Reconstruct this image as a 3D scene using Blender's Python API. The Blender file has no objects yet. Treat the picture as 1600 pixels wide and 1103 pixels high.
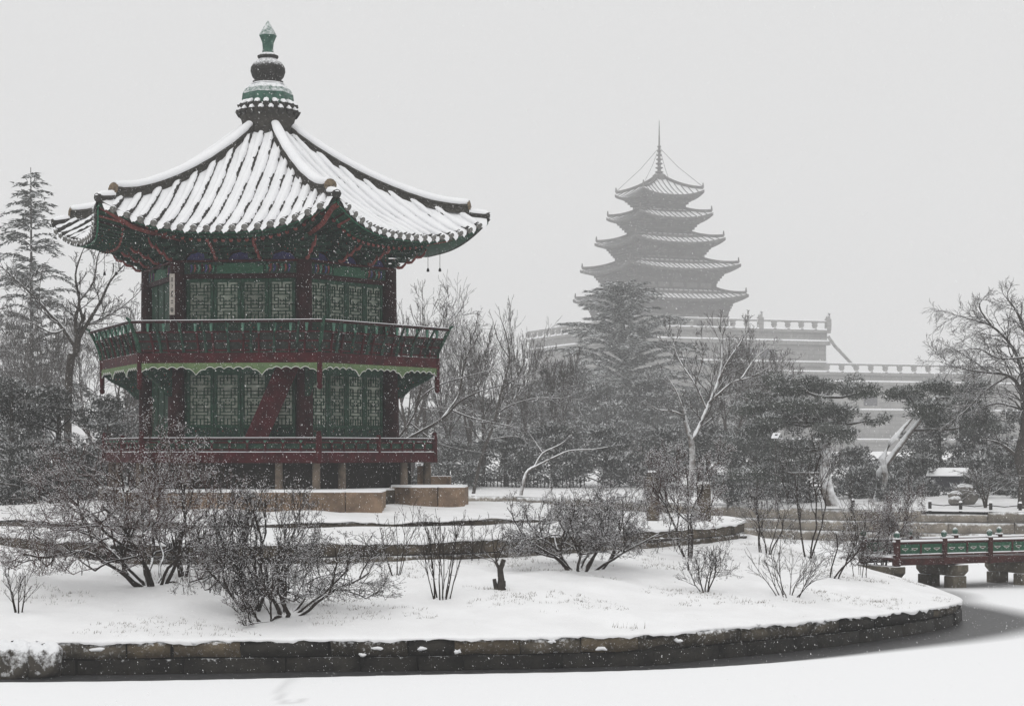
import bpy, math, random
import numpy as np
from mathutils import Vector, Matrix

# ------------------------------------------------------------------ camera, sky, sun, exposure
SC = bpy.context.scene
EYE = 4.0            # camera height over the pond ice
FPX = 3200.0         # focal length in pixels of the 1600 px wide photograph
YH = 705.0           # horizon row in the photograph

cam_d = bpy.data.cameras.new('camera')
cam = bpy.data.objects.new('camera', cam_d)
SC.collection.objects.link(cam)
cam.location = (0, 0, EYE)
cam.rotation_euler = (math.radians(90), 0, 0)
cam_d.sensor_width = 36.0
cam_d.lens = 36.0 * FPX / 1600.0
cam_d.shift_y = (YH - 551.5) / 1600.0
cam_d.clip_start = 0.5
cam_d.clip_end = 4000
SC.camera = cam

W = bpy.data.worlds.new('World')
SC.world = W
W.use_nodes = True
nt = W.node_tree
bg = nt.nodes['Background']
sky = nt.nodes.new('ShaderNodeTexSky')
sky.sky_type = 'NISHITA'
sky.sun_disc = False
sky.sun_elevation = math.radians(40)
sky.sun_rotation = math.radians(200)
hs = nt.nodes.new('ShaderNodeHueSaturation')
hs.inputs['Saturation'].default_value = 0.05
mx = nt.nodes.new('ShaderNodeMix')
mx.data_type = 'RGBA'
mx.inputs['Factor'].default_value = 0.9
# overcast dome: a little brighter towards the zenith
wtc = nt.nodes.new('ShaderNodeTexCoord'); wsx = nt.nodes.new('ShaderNodeSeparateXYZ'); wmr = nt.nodes.new('ShaderNodeMapRange')
wmr.inputs[1].default_value = 0.0; wmr.inputs[2].default_value = 1.0; wmr.inputs[3].default_value = 6.45; wmr.inputs[4].default_value = 11.2
wcc = nt.nodes.new('ShaderNodeCombineColor')
nt.links.new(wtc.outputs['Generated'], wsx.inputs[0]); nt.links.new(wsx.outputs[2], wmr.inputs[0])
for c_ in (0, 1, 2): nt.links.new(wmr.outputs[0], wcc.inputs[c_])
nt.links.new(wcc.outputs[0], mx.inputs['B'])
nt.links.new(sky.outputs[0], hs.inputs['Color'])
nt.links.new(hs.outputs[0], mx.inputs['A'])
nt.links.new(mx.outputs['Result'], bg.inputs['Color'])
bg.inputs['Strength'].default_value = 0.1

sun_d = bpy.data.lights.new('sun', 'SUN')
sun_d.energy = 0.6
sun_d.angle = math.radians(40)
sun_d.color = (1.0, 0.985, 0.96)
sun = bpy.data.objects.new('sun', sun_d)
SC.collection.objects.link(sun)
sun.rotation_euler = (math.radians(42), 0, math.radians(-20))

SC.view_settings.view_transform = 'Standard'
SC.view_settings.look = 'None'
SC.view_settings.exposure = 0.0
SC.view_settings.gamma = 1.0
SC.view_settings.use_curve_mapping = False
SC.render.engine = 'CYCLES'
SC.cycles.use_denoising = True
SC.cycles.max_bounces = 6
SC.cycles.diffuse_bounces = 3
SC.cycles.glossy_bounces = 2
SC.cycles.volume_bounces = 2

# ------------------------------------------------------------------ helpers
COL = SC.collection
rnd = random.Random(7)
R = math.radians


def P(px, py, d):
    """point seen at pixel (px, py) of the photograph at depth d"""
    return Vector(((px - 800) / FPX * d, d, EYE - (py - YH) / FPX * d))


def zpix(py, d):
    return EYE - (py - YH) / FPX * d


def tag(o, label=None, cat=None, group=None, kind=None):
    if label: o['label'] = label
    if cat: o['category'] = cat
    if group: o['group'] = group
    if kind: o['kind'] = kind
    return o


def empty(name, loc=(0, 0, 0), rz=0.0):
    o = bpy.data.objects.new(name, None)
    COL.objects.link(o)
    o.location = loc
    o.rotation_euler = (0, 0, rz)
    o.empty_display_size = 0.2
    return o


FINE = {'twigs', 'branches', 'buds', 'crown', 'shoots'}


def link(name, me, parent=None, loc=None, rz=None):
    o = bpy.data.objects.new(name, me)
    COL.objects.link(o)
    if name in FINE: o['kind'] = 'stuff'
    if parent: o.parent = parent
    if loc is not None: o.location = loc
    if rz is not None: o.rotation_euler = (0, 0, rz)
    return o


def mesh_np(name, v, f, mat, smooth=False, attr=None):
    """v (N,3) array, f (M,k) array of equal sized faces"""
    v = np.asarray(v, np.float32)
    f = np.asarray(f, np.int32)
    me = bpy.data.meshes.new(name)
    me.vertices.add(len(v))
    me.vertices.foreach_set('co', v.ravel())
    k = f.shape[1]
    me.loops.add(f.size)
    me.loops.foreach_set('vertex_index', f.ravel())
    me.polygons.add(len(f))
    me.polygons.foreach_set('loop_start', np.arange(0, f.size, k, dtype=np.int32))
    me.polygons.foreach_set('loop_total', np.full(len(f), k, np.int32))
    if smooth: me.polygons.foreach_set('use_smooth', np.ones(len(f), bool))
    if attr:
        for an, av in attr.items():
            a = me.attributes.new(an, 'FLOAT', 'POINT')
            a.data.foreach_set('value', np.asarray(av, np.float32))
    me.update(calc_edges=True)
    me.materials.append(mat)
    return me


class MB:
    """collects shapes into one mesh"""
    def __init__(s): s.v = []; s.f = []; s.sm = []

    def add(s, vs, fs, smooth=False):
        b = len(s.v)
        s.v += [tuple(p) for p in vs]
        s.f += [tuple(i + b for i in f) for f in fs]
        s.sm += [smooth] * len(fs)
        return s

    def box(s, x0, x1, y0, y1, z0, z1, M=None):
        vs = [Vector((x, y, z)) for z in (z0, z1) for y in (y0, y1) for x in (x0, x1)]
        if M is not None: vs = [M @ p for p in vs]
        return s.add(vs, [(0, 2, 3, 1), (4, 5, 7, 6), (0, 1, 5, 4), (2, 6, 7, 3), (0, 4, 6, 2), (1, 3, 7, 5)])

    def tube(s, pts, rad, n=8, caps=True, smooth=True, up=Vector((0, 0, 1)), squash=1.0, arc=None):
        pts = [Vector(p) for p in pts]
        if not hasattr(rad, '__len__'): rad = [rad] * len(pts)
        rings = []
        for i, p in enumerate(pts):
            t = (pts[min(i + 1, len(pts) - 1)] - pts[max(i - 1, 0)]).normalized()
            u = up if abs(t.dot(up)) < 0.95 else Vector((1, 0, 0))
            a = t.cross(u).normalized(); b = a.cross(t)
            rings.append([p + (a * math.cos(q) + b * math.sin(q) * squash) * rad[i] for q in [2 * math.pi * j / n for j in range(n)]])
        vs = [p for r in rings for p in r]
        fs = []
        for i in range(len(pts) - 1):
            for j in range(n):
                fs.append((i * n + j, i * n + (j + 1) % n, (i + 1) * n + (j + 1) % n, (i + 1) * n + j))
        s.add(vs, fs, smooth)
        if caps:
            s.add(rings[0], [tuple(reversed(range(n)))]); s.add(rings[-1], [tuple(range(n))])
        return s

    def lathe(s, prof, n=16, c=(0, 0), rot=0, smooth=True):
        vs = []
        for r, z in prof:
            for j in range(n):
                q = 2 * math.pi * j / n + rot
                vs.append((c[0] + r * math.cos(q), c[1] + r * math.sin(q), z))
        fs = []
        for i in range(len(prof) - 1):
            for j in range(n):
                fs.append((i * n + j, i * n + (j + 1) % n, (i + 1) * n + (j + 1) % n, (i + 1) * n + j))
        s.add(vs, fs, smooth)
        s.add([vs[j] for j in range(n)], [tuple(reversed(range(n)))])
        k = (len(prof) - 1) * n
        s.add([vs[k + j] for j in range(n)], [tuple(range(n))])
        return s

    def prism(s, poly, z0, z1, smooth=False):
        n = len(poly)
        vs = [(x, y, z0) for x, y in poly] + [(x, y, z1) for x, y in poly]
        fs = [tuple(reversed(range(n))), tuple(range(n, 2 * n))] + [(i, (i + 1) % n, n + (i + 1) % n, n + i) for i in range(n)]
        return s.add(vs, fs, smooth)

    def plate(s, poly, y0, y1, M=None):
        """outline (x, z) thickened from y0 to y1"""
        n = len(poly)
        vs = [Vector((x, y0, z)) for x, z in poly] + [Vector((x, y1, z)) for x, z in poly]
        if M is not None: vs = [M @ p for p in vs]
        fs = [tuple(range(n)), tuple(reversed(range(n, 2 * n)))] + [(i, n + i, n + (i + 1) % n, (i + 1) % n) for i in range(n)]
        return s.add(vs, fs)

    def mesh(s, name, mat):
        me = bpy.data.meshes.new(name)
        me.from_pydata(s.v, [], s.f)
        me.polygons.foreach_set('use_smooth', s.sm)
        me.update()
        me.materials.append(mat)
        return me

    def obj(s, name, mat, parent=None, loc=None, rz=None):
        return link(name, s.mesh(name, mat), parent, loc, rz)


def bevel(o, w, seg=2):
    m = o.modifiers.new('bevel', 'BEVEL'); m.width = w; m.segments = seg; m.limit_method = 'ANGLE'
    return o


# ------------------------------------------------------------------ materials
MATS = {}
SNOW = (0.86, 0.87, 0.885, 1)


def mat(name, col, col2=None, rough=0.75, scale=5.0, detail=4.0, snow=None, snow_scale=3.0, snow_noise=0.5, bump=0.0, bump_scale=20.0,
        attr_snow=False, spots=None, spec=0.1, metal=0.0, ramp=(0.35, 0.65), dust=0.0, dust_scale=40.0, rand=0.0):
    if name in MATS: return MATS[name]
    m = bpy.data.materials.new(name)
    m.use_nodes = True
    t = m.node_tree; N = t.nodes; L = t.links
    b = N['Principled BSDF']
    b.inputs['Roughness'].default_value = rough
    b.inputs['Specular IOR Level'].default_value = spec
    b.inputs['Metallic'].default_value = metal
    tc = N.new('ShaderNodeTexCoord')
    geo = N.new('ShaderNodeNewGeometry')

    def noise(sc, det=4.0, rgh=0.6):
        n = N.new('ShaderNodeTexNoise'); n.inputs['Scale'].default_value = sc
        n.inputs['Detail'].default_value = det; n.inputs['Roughness'].default_value = rgh
        L.new(tc.outputs['Object'], n.inputs['Vector']); return n.outputs['Fac']

    def mrange(src, a, c, lo=0.0, hi=1.0):
        n = N.new('ShaderNodeMapRange'); n.inputs[1].default_value = a; n.inputs[2].default_value = c
        n.inputs[3].default_value = lo; n.inputs[4].default_value = hi
        L.new(src, n.inputs[0]); return n.outputs[0]

    def mix(f, A, B):
        n = N.new('ShaderNodeMix'); n.data_type = 'RGBA'
        for s_, v in ((n.inputs['Factor'], f), (n.inputs['A'], A), (n.inputs['B'], B)):
            if isinstance(v, (tuple, float, int)): s_.default_value = v
            else: L.new(v, s_)
        return n.outputs['Result']

    def mth(op, a, c):
        n = N.new('ShaderNodeMath'); n.operation = op
        for s_, v in ((n.inputs[0], a), (n.inputs[1], c)):
            if isinstance(v, (float, int)): s_.default_value = v
            else: L.new(v, s_)
        return n.outputs[0]
    c1 = tuple(col) + (1,)
    c2 = tuple(col2 if col2 else [x * 0.65 for x in col]) + (1,)
    out = mix(mrange(noise(scale, detail), ramp[0], ramp[1]), c1, c2)
    if rand:
        oi = N.new('ShaderNodeObjectInfo')
        h = N.new('ShaderNodeHueSaturation')
        L.new(mrange(oi.outputs['Random'], 0, 1, 1 - rand, 1 + rand), h.inputs['Value'])
        L.new(out, h.inputs['Color']); out = h.outputs[0]
    if spots:
        for sc_, thr, sc_col in spots:
            v = N.new('ShaderNodeTexVoronoi'); v.inputs['Scale'].default_value = sc_
            L.new(tc.outputs['Object'], v.inputs['Vector'])
            out = mix(mrange(v.outputs['Distance'], thr, thr - 0.08), out, tuple(sc_col) + (1,))
    if dust:
        out = mix(mth('MULTIPLY', mrange(noise(dust_scale, 6, 0.75), 0.56, 0.7), dust), out, SNOW)
    if attr_snow:
        a = N.new('ShaderNodeAttribute'); a.attribute_name = 'snow'
        out = mix(a.outputs['Fac'], out, SNOW)
    if snow is not None:
        sx = N.new('ShaderNodeSeparateXYZ'); L.new(geo.outputs['Normal'], sx.inputs[0])
        nz = mth('ADD', sx.outputs[2], mth('MULTIPLY', mth('SUBTRACT', noise(snow_scale, 5, 0.65), 0.5), snow_noise * 2))
        out = mix(mrange(nz, snow[0], snow[1]), out, SNOW)
    L.new(out, b.inputs['Base Color'])
    if bump:
        bn = N.new('ShaderNodeBump'); bn.inputs['Strength'].default_value = bump; bn.inputs['Distance'].default_value = 0.05
        L.new(noise(bump_scale, 6, 0.65), bn.inputs['Height']); L.new(bn.outputs[0], b.inputs['Normal'])
    MATS[name] = m
    return m


M_snow = mat('snow', (0.87, 0.875, 0.885), (0.82, 0.825, 0.84), rough=0.85, scale=1.2, bump=0.25, bump_scale=9, spec=0.15)
M_gsnow = mat('ground_snow', (0.87, 0.873, 0.88), (0.80, 0.80, 0.805), rough=0.9, scale=0.9, detail=8, bump=0.5, bump_scale=5, spec=0.1)
M_wall = mat('pond_wall_stone', (0.115, 0.098, 0.074), (0.04, 0.036, 0.030), rough=0.8, scale=2.2, detail=8, snow=(0.55, 0.85), snow_scale=9, snow_noise=0.75, bump=0.8, bump_scale=14, rand=0.35, dust=0.75, dust_scale=11)
M_wallbrown = mat('brown_pond_stone', (0.17, 0.135, 0.09), (0.085, 0.068, 0.048), rough=0.85, scale=3, detail=8, snow=(0.55, 0.85), snow_scale=9, snow_noise=0.75, bump=0.8, bump_scale=14, rand=0.25, dust=0.4, dust_scale=14)
M_wallwet = mat('wet_pond_wall_stone', (0.034, 0.031, 0.026), (0.014, 0.013, 0.012), rough=0.55, scale=3, detail=8, snow=(0.8, 1.0), snow_scale=9, snow_noise=0.6, bump=0.8, bump_scale=14, rand=0.3)
M_tan = mat('tan_granite', (0.27, 0.19, 0.13), (0.11, 0.08, 0.06), rough=0.8, scale=2.2, detail=8, snow=(0.6, 0.9), snow_scale=6, bump=0.4, rand=0.15)
M_wall2 = mat('terrace_stone', (0.125, 0.102, 0.076), (0.05, 0.043, 0.034), rough=0.8, scale=2.5, detail=8, snow=(0.6, 0.9), snow_scale=7, snow_noise=0.6, bump=0.6, bump_scale=12, rand=0.25)
M_bank = mat('bank_stone', (0.27, 0.24, 0.20), (0.14, 0.125, 0.105), rough=0.85, scale=1.6, detail=8, snow=(0.45, 0.8), snow_scale=4, snow_noise=0.6, bump=0.6, bump_scale=8, rand=0.3)
M_post = mat('post_granite', (0.17, 0.135, 0.105), (0.09, 0.075, 0.06), rough=0.85, scale=4, detail=8, rand=0.2)
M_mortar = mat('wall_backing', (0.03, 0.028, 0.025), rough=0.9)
M_red = mat('oxide_red_paint', (0.058, 0.006, 0.009), (0.022, 0.003, 0.004), rough=0.6, scale=3, detail=8, snow=(0.75, 0.95), snow_scale=12, snow_noise=0.35, spots=[(5.0, 0.10, (0.02, 0.03, 0.022))])
M_redd = mat('dark_red_paint', (0.030, 0.006, 0.007), (0.012, 0.003, 0.003), rough=0.6, scale=4, detail=6)
M_pink = mat('orange_red_paint', (0.25, 0.075, 0.065), (0.11, 0.03, 0.028), rough=0.65, scale=9)
M_green = mat('dark_green_paint', (0.023, 0.074, 0.045), (0.010, 0.034, 0.021), rough=0.6, scale=6, detail=8)
M_gpat = mat('painted_pattern_green', (0.022, 0.058, 0.038), (0.008, 0.020, 0.015), rough=0.65, scale=9, detail=6,
             spots=[(7.0, 0.16, (0.24, 0.05, 0.045)), (9.0, 0.12, (0.05, 0.06, 0.2)), (13.0, 0.14, (0.10, 0.24, 0.15))])
M_gline = mat('bright_green_paint', (0.045, 0.17, 0.10), (0.025, 0.10, 0.062), rough=0.6, scale=8)
M_jade = mat('jade_paint', (0.10, 0.22, 0.16), (0.05, 0.12, 0.09), rough=0.6, scale=9)
M_blue = mat('blue_paint', (0.06, 0.06, 0.19), (0.03, 0.03, 0.09), rough=0.6, scale=14, spots=[(16, 0.16, (0.3, 0.12, 0.12))])
M_val = mat('valance_green', (0.13, 0.19, 0.085), (0.08, 0.125, 0.058), rough=0.65, scale=5)
M_white = mat('white_paint', (0.62, 0.62, 0.58), (0.48, 0.48, 0.45), rough=0.7, scale=8)
M_board = mat('weathered_board', (0.50, 0.46, 0.42), (0.38, 0.35, 0.31), rough=0.8, scale=10)
M_ink = mat('black_ink', (0.02, 0.02, 0.02), rough=0.7)
M_paper = mat('window_paper', (0.33, 0.355, 0.30), (0.15, 0.18, 0.145), rough=0.9, scale=3, rand=0.25)
M_tile = mat('dark_roof_tile', (0.055, 0.052, 0.048), (0.03, 0.029, 0.027), rough=0.8, scale=8, detail=6, snow=(0.92, 1.1), snow_scale=9, snow_noise=0.4, bump=0.4, bump_scale=25)
M_tileend = mat('tile_end', (0.22, 0.215, 0.20), (0.09, 0.088, 0.082), rough=0.8, scale=14, detail=5, snow=(0.3, 0.8), snow_scale=16, snow_noise=0.7)
M_clay = mat('ridge_end_clay', (0.22, 0.17, 0.115), (0.08, 0.065, 0.05), rough=0.85, scale=12)
M_plaster = mat('ridge_plaster', (0.075, 0.07, 0.062), (0.04, 0.038, 0.034), rough=0.85, scale=10, detail=8, bump=0.6)
M_bronze = mat('green_glazed_finial', (0.065, 0.14, 0.105), (0.03, 0.07, 0.055), rough=0.5, scale=6, detail=8, snow=(0.22, 0.75), snow_scale=12, snow_noise=0.65)
M_darkfin = mat('dark_finial', (0.045, 0.043, 0.04), (0.02, 0.02, 0.018), rough=0.6, scale=14, detail=8, snow=(0.40, 0.85), snow_scale=16, snow_noise=0.6)
M_iron = mat('iron', (0.03, 0.03, 0.03), rough=0.6)
M_bark = mat('bark', (0.060, 0.052, 0.046), (0.03, 0.026, 0.023), rough=0.9, scale=9, snow=(0.40, 0.75), snow_scale=2.5, snow_noise=0.55)
M_twig = mat('shrub_twig', (0.036, 0.026, 0.022), (0.018, 0.014, 0.012), rough=0.9, scale=9, snow=(0.5, 0.8), snow_scale=5, snow_noise=0.6)
M_twigred = mat('reddish_twig', (0.070, 0.033, 0.026), (0.032, 0.018, 0.015), rough=0.9, scale=4, snow=(0.55, 0.85), snow_scale=5, snow_noise=0.65)
M_farbark = mat('far_bark', (0.075, 0.066, 0.060), (0.045, 0.04, 0.036), rough=0.9, scale=2, snow=(0.38, 0.8), snow_scale=1.2, snow_noise=0.65)
M_snowbark = mat('snow_plastered_bark', (0.11, 0.092, 0.078), (0.06, 0.05, 0.043), rough=0.9, scale=5, snow=(-0.15, 0.35), snow_scale=2.5, snow_noise=0.6)
M_bud = mat('shrub_bud', (0.06, 0.026, 0.021), (0.03, 0.016, 0.013), rough=0.85, scale=9, snow=(0.2, 0.5), snow_scale=9, snow_noise=0.6)
M_fir = mat('fir_needles', (0.036, 0.043, 0.032), (0.018, 0.023, 0.017), rough=0.8, scale=0.8, attr_snow=True)
M_pine = mat('pine_needles', (0.032, 0.041, 0.027), (0.014, 0.019, 0.013), rough=0.8, scale=0.9, attr_snow=True)
M_mass = mat('evergreen_leaves', (0.033, 0.036, 0.030), (0.014, 0.017, 0.013), rough=0.8, scale=0.7, attr_snow=True)
M_grass = mat('dry_grass', (0.14, 0.12, 0.085), (0.08, 0.07, 0.05), rough=0.9, scale=2)
M_mus = mat('pale_museum_stone', (0.30, 0.295, 0.285), (0.24, 0.235, 0.23), rough=0.85, scale=0.4, detail=8, snow=(0.5, 0.8), snow_noise=0.3)
_t = M_mus.node_tree; _N = _t.nodes; _L = _t.links
_b = _N['Principled BSDF']; _src = _b.inputs['Base Color'].links[0].from_socket
_tc = _N.new('ShaderNodeTexCoord'); _sx = _N.new('ShaderNodeSeparateXYZ'); _ad = _N.new('ShaderNodeMath'); _cb = _N.new('ShaderNodeCombineXYZ'); _br = _N.new('ShaderNodeTexBrick'); _mm = _N.new('ShaderNodeMix')
_L.new(_tc.outputs['Object'], _sx.inputs[0]); _L.new(_sx.outputs[0], _ad.inputs[0]); _L.new(_sx.outputs[1], _ad.inputs[1]); _L.new(_ad.outputs[0], _cb.inputs[0]); _L.new(_sx.outputs[2], _cb.inputs[1])
_L.new(_cb.outputs[0], _br.inputs['Vector']); _br.inputs['Scale'].default_value = 1.0; _br.inputs['Brick Width'].default_value = 1.7; _br.inputs['Row Height'].default_value = 0.62; _br.inputs['Mortar Size'].default_value = 0.035
_br.inputs['Color1'].default_value = (1, 1, 1, 1); _br.inputs['Color2'].default_value = (0.86, 0.86, 0.86, 1); _br.inputs['Mortar'].default_value = (0.55, 0.55, 0.55, 1)
_mm.data_type = 'RGBA'; _mm.blend_type = 'MULTIPLY'; _mm.inputs['Factor'].default_value = 1.0
_L.new(_src, _mm.inputs['A']); _L.new(_br.outputs['Color'], _mm.inputs['B']); _L.new(_mm.outputs['Result'], _b.inputs['Base Color'])
M_musdark = mat('museum_hazed_timber', (0.13, 0.125, 0.12), (0.08, 0.077, 0.075), rough=0.8, scale=1.2, detail=8)  # base colour paled to carry part of the distance haze
M_muswin = mat('museum_window_dark', (0.05, 0.052, 0.06), rough=0.5)
M_muspanel = mat('museum_panel', (0.20, 0.195, 0.19), (0.15, 0.145, 0.14), rough=0.8, scale=1)
M_dark = mat('dark_timber', (0.028, 0.026, 0.024), rough=0.8)
M_hut = mat('hut_wall', (0.06, 0.062, 0.072), (0.04, 0.04, 0.045), rough=0.8)
M_boulder = mat('snow_plastered_stone', (0.10, 0.09, 0.075), (0.05, 0.045, 0.04), rough=0.9, scale=3, detail=8, snow=(0.0, 0.45), snow_scale=7, snow_noise=1.1, bump=1.0, bump_scale=9)
M_rock = mat('garden_rock', (0.2, 0.19, 0.17), (0.11, 0.1, 0.09), rough=0.9, scale=3, snow=(0.25, 0.6), snow_scale=5, snow_noise=0.7, bump=0.9)

# ------------------------------------------------------------------ island, pond, far ground
CX, CY = -7.15, 60.0          # pavilion axis
WALL1 = [(-9.1, 36.5), (-4.6, 37.1), (-1.2, 37.4), (2.4, 38.2), (3.7, 39.3), (5.1, 40.5), (7.4, 42.9), (9.3, 45.5), (10.35, 47.6), (10.75, 49.3),
         (10.85, 51.5), (10.9, 54), (10.7, 58), (10.3, 62), (9.5, 67), (3, 74), (-7, 78), (-18, 74), (-24, 64), (-24, 54), (-22, 46), (-18, 40), (-13, 36.9)]
WALL2 = [(-8.9, 45.9), (-5.7, 45.6), (-4.3, 46.0), (-1.5, 47.3), (0.78, 49.6), (3.3, 53), (4.6, 55), (6.2, 58), (6.9, 61), (6.5, 64), (3, 70), (-7, 74),
         (-16, 70), (-20, 62), (-19, 55), (-15.5, 51.6), (-12.5, 49.6)]
WALL3 = [(-7.8, 50.4), (-3.6, 51.2), (-1.36, 52.2), (0.5, 54.6), (2.2, 58), (2.6, 62), (0.5, 67), (-7, 70), (-14, 67), (-16, 60), (-14.5, 54), (-12.2, 51.3)]


def catmull(poly, n=24):
    out = []
    k = len(poly)
    for i in range(k):
        p0, p1, p2, p3 = [np.array(poly[(i + j) % k], float) for j in (-1, 0, 1, 2)]
        for t in np.linspace(0, 1, n, endpoint=False):
            out.append(0.5 * ((2 * p1) + (-p0 + p2) * t + (2 * p0 - 5 * p1 + 4 * p2 - p3) * t * t + (-p0 + 3 * p1 - 3 * p2 + p3) * t ** 3))
    return np.array(out)


class Ring:
    def __init__(s, poly):
        c = catmull(poly)
        th = np.arctan2(c[:, 0] - CX, -(c[:, 1] - CY))      # 0 = towards the camera
        r = np.hypot(c[:, 0] - CX, c[:, 1] - CY)
        o = np.argsort(th)
        s.th = np.concatenate([th[o] - 2 * np.pi, th[o], th[o] + 2 * np.pi]); s.r = np.tile(r[o], 3)

    def __call__(s, th): return np.interp(th, s.th, s.r)

    def xy(s, th, off=0.0):
        r = s(th) + off
        return CX + r * np.sin(th), CY - r * np.cos(th)


R1, R2, R3 = Ring(WALL1), Ring(WALL2), Ring(WALL3)


def z1f(th): return 0.60 - 0.13 * np.clip((th - 0.55) / 0.5, 0, 1)
def z2b(th): return 1.47 + 0.28 * np.clip((-0.12 - th) / 0.35, 0, 1)


def ground_z(x, y):
    x = np.asarray(x, float); y = np.asarray(y, float)
    th = np.arctan2(x - CX, -(y - CY)); r = np.hypot(x - CX, y - CY)
    a, b, c = R1(th), R2(th), R3(th)
    f = np.clip((a - r) / (a - b), 0, 1)
    f = f + 0.10 * np.sin(math.pi * f)
    zs = z1f(th) + (z2b(th) - z1f(th)) * f
    g = np.clip((b - r) / (b - c), 0, 1)
    zt = 1.93 + 0.15 * g
    h = np.clip((c - r) / (c - 5.5), 0, 1)
    zp = 2.24 + 0.26 * h
    z = np.where(r > b, zs, np.where(r > c, zt, zp))
    fade = np.clip((a - r - 0.1) / 1.6, 0, 1)
    return z + fade * (0.05 * np.sin(x * 1.3 + 0.7 * y) * np.sin(y * 0.9 - 0.4 * x) + 0.028 * np.sin(x * 3.1 + 2 * np.sin(y)) * np.sin(y * 2.7 + 1) + 0.012 * np.sin(x * 7.3 + y) * np.sin(y * 6.1 - x))


def polar_sheet(name, fin, fout, zin, nth, nr, zoff=0.0, lip=0.0, lipdrop=0.06):
    th = np.linspace(-np.pi, np.pi, nth, endpoint=False)
    rows = []
    for j in range(nr + 1):
        t = j / nr
        r = fin(th) * (1 - t) + fout(th) * t
        x, y = CX + r * np.sin(th), CY - r * np.cos(th)
        rows.append(np.stack([x, y, zin(x, y, t) + zoff], 1))
    if lip:
        r = fout(th)
        gl = np.random.default_rng(5)
        lipn = np.interp(np.arange(nth), np.arange(0, nth + 3, 3), gl.uniform(-1, 1, len(np.arange(0, nth + 3, 3)))) * 0.6 + gl.uniform(-0.4, 0.4, nth)
        for dr, dz in ((lip * 0.6, -0.012), (lip, -lipdrop * 0.5), (lip * 0.85, -lipdrop)):
            wob = 1 + 0.55 * lipn
            x, y = CX + (r + dr * wob) * np.sin(th), CY - (r + dr * wob) * np.cos(th)
            rows.append(np.stack([x, y, rows[nr][:, 2] + dz * (1 + 0.7 * lipn)], 1))
    v = np.concatenate(rows); m = len(rows)
    i, j = np.meshgrid(np.arange(nth), np.arange(m - 1))
    i = i.ravel(); j = j.ravel(); i2 = (i + 1) % nth
    f = np.stack([j * nth + i, (j + 1) * nth + i, (j + 1) * nth + i2, j * nth + i2], 1)
    return link(name, mesh_np(name, v, f, M_gsnow, True))


E3 = 1e-4
def slope_z(x, y, t):
    th = np.arctan2(x - CX, -(y - CY))
    k = 1 - 1e-3 if t >= 1 else 1.0
    if t <= 0: return z2b(th) + 0.0
    return ground_z(CX + (x - CX) * k, CY + (y - CY) * k)


tag(polar_sheet('island_slope', lambda t: R2(t) - 0.02, R1, slope_z, 1500, 34, 0.02, 0.055, 0.07), kind='structure')
tag(polar_sheet('island_terrace', lambda t: R3(t) - 0.01, lambda t: R2(t) - 0.002, lambda x, y, t: 1.945 + 0.14 * (1 - t) + 0.02 * np.sin(x * 2.1) * np.sin(y * 1.7), 320, 10, 0.03, 0.06, 0.07), kind='structure')
tag(polar_sheet('island_top', lambda t: 0.0 * t + 0.3, lambda t: R3(t) - 0.002, lambda x, y, t: ground_z(x * 0.9999 + CX * 1e-4, y * 0.9999 + CY * 1e-4), 240, 26, 0.02, 0.05, 0.05), kind='structure')


def stone_mesh(p0, p1, n, z0, z1, depth, rng, mtl, joint=0.012, bulge=0.03, rough=0.02):
    """one dressed block between plan points p0, p1; n = outward normal"""
    p0 = np.array(p0); p1 = np.array(p1); n = np.array(n)
    t = (p1 - p0); L = np.hypot(*t); t = t / L
    j = joint
    nu, nv = 4, 3
    us = np.linspace(j, L - j, nu); vs_ = np.linspace(z0 + j, z1 - j * 0.5, nv)
    V = []
    off = rng.uniform(-0.015, 0.02)
    for layer in (0, 1):
        for iv, z in enumerate(vs_):
            for iu, u in enumerate(us):
                edge = (iu in (0, nu - 1)) + (iv in (0, nv - 1))
                if layer == 0:
                    o = off + (bulge if edge == 0 else 0.012 if edge == 1 else -0.012) + rng.uniform(-rough, rough)
                    uu = u + (rng.uniform(-rough, rough) if edge else 0)
                    zz = z + rng.uniform(-rough, rough) * 0.6
                else:
                    o = -depth; uu = u; zz = z
                q = p0 + t * uu + n * o
                V.append((q[0], q[1], zz))
    F = []
    for iv in range(nv - 1):
        for iu in range(nu - 1):
            a = iv * nu + iu
            F.append((a, a + 1, a + nu + 1, a + nu))
    K = nu * nv
    top = [(nv - 1) * nu + i for i in range(nu)]
    for i in range(nu - 1):
        F.append((top[i], top[i + 1], top[i + 1] + K, top[i] + K))
        F.append((i + 1, i, i + K, i + 1 + K))
    for iv in range(nv - 1):
        a = iv * nu; F.append((a, a + nu, a + nu + K, a + K))
        a = iv * nu + nu - 1; F.append((a + nu, a, a + K, a + nu + K))
    return mesh_np('stone', V, F, mtl, False)


def arc_points(ring, th0, th1, n=1500):
    th = np.linspace(th0, th1, n)
    x, y = ring.xy(th)
    s = np.concatenate([[0], np.cumsum(np.hypot(np.diff(x), np.diff(y)))])
    return th, x, y, s


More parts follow.
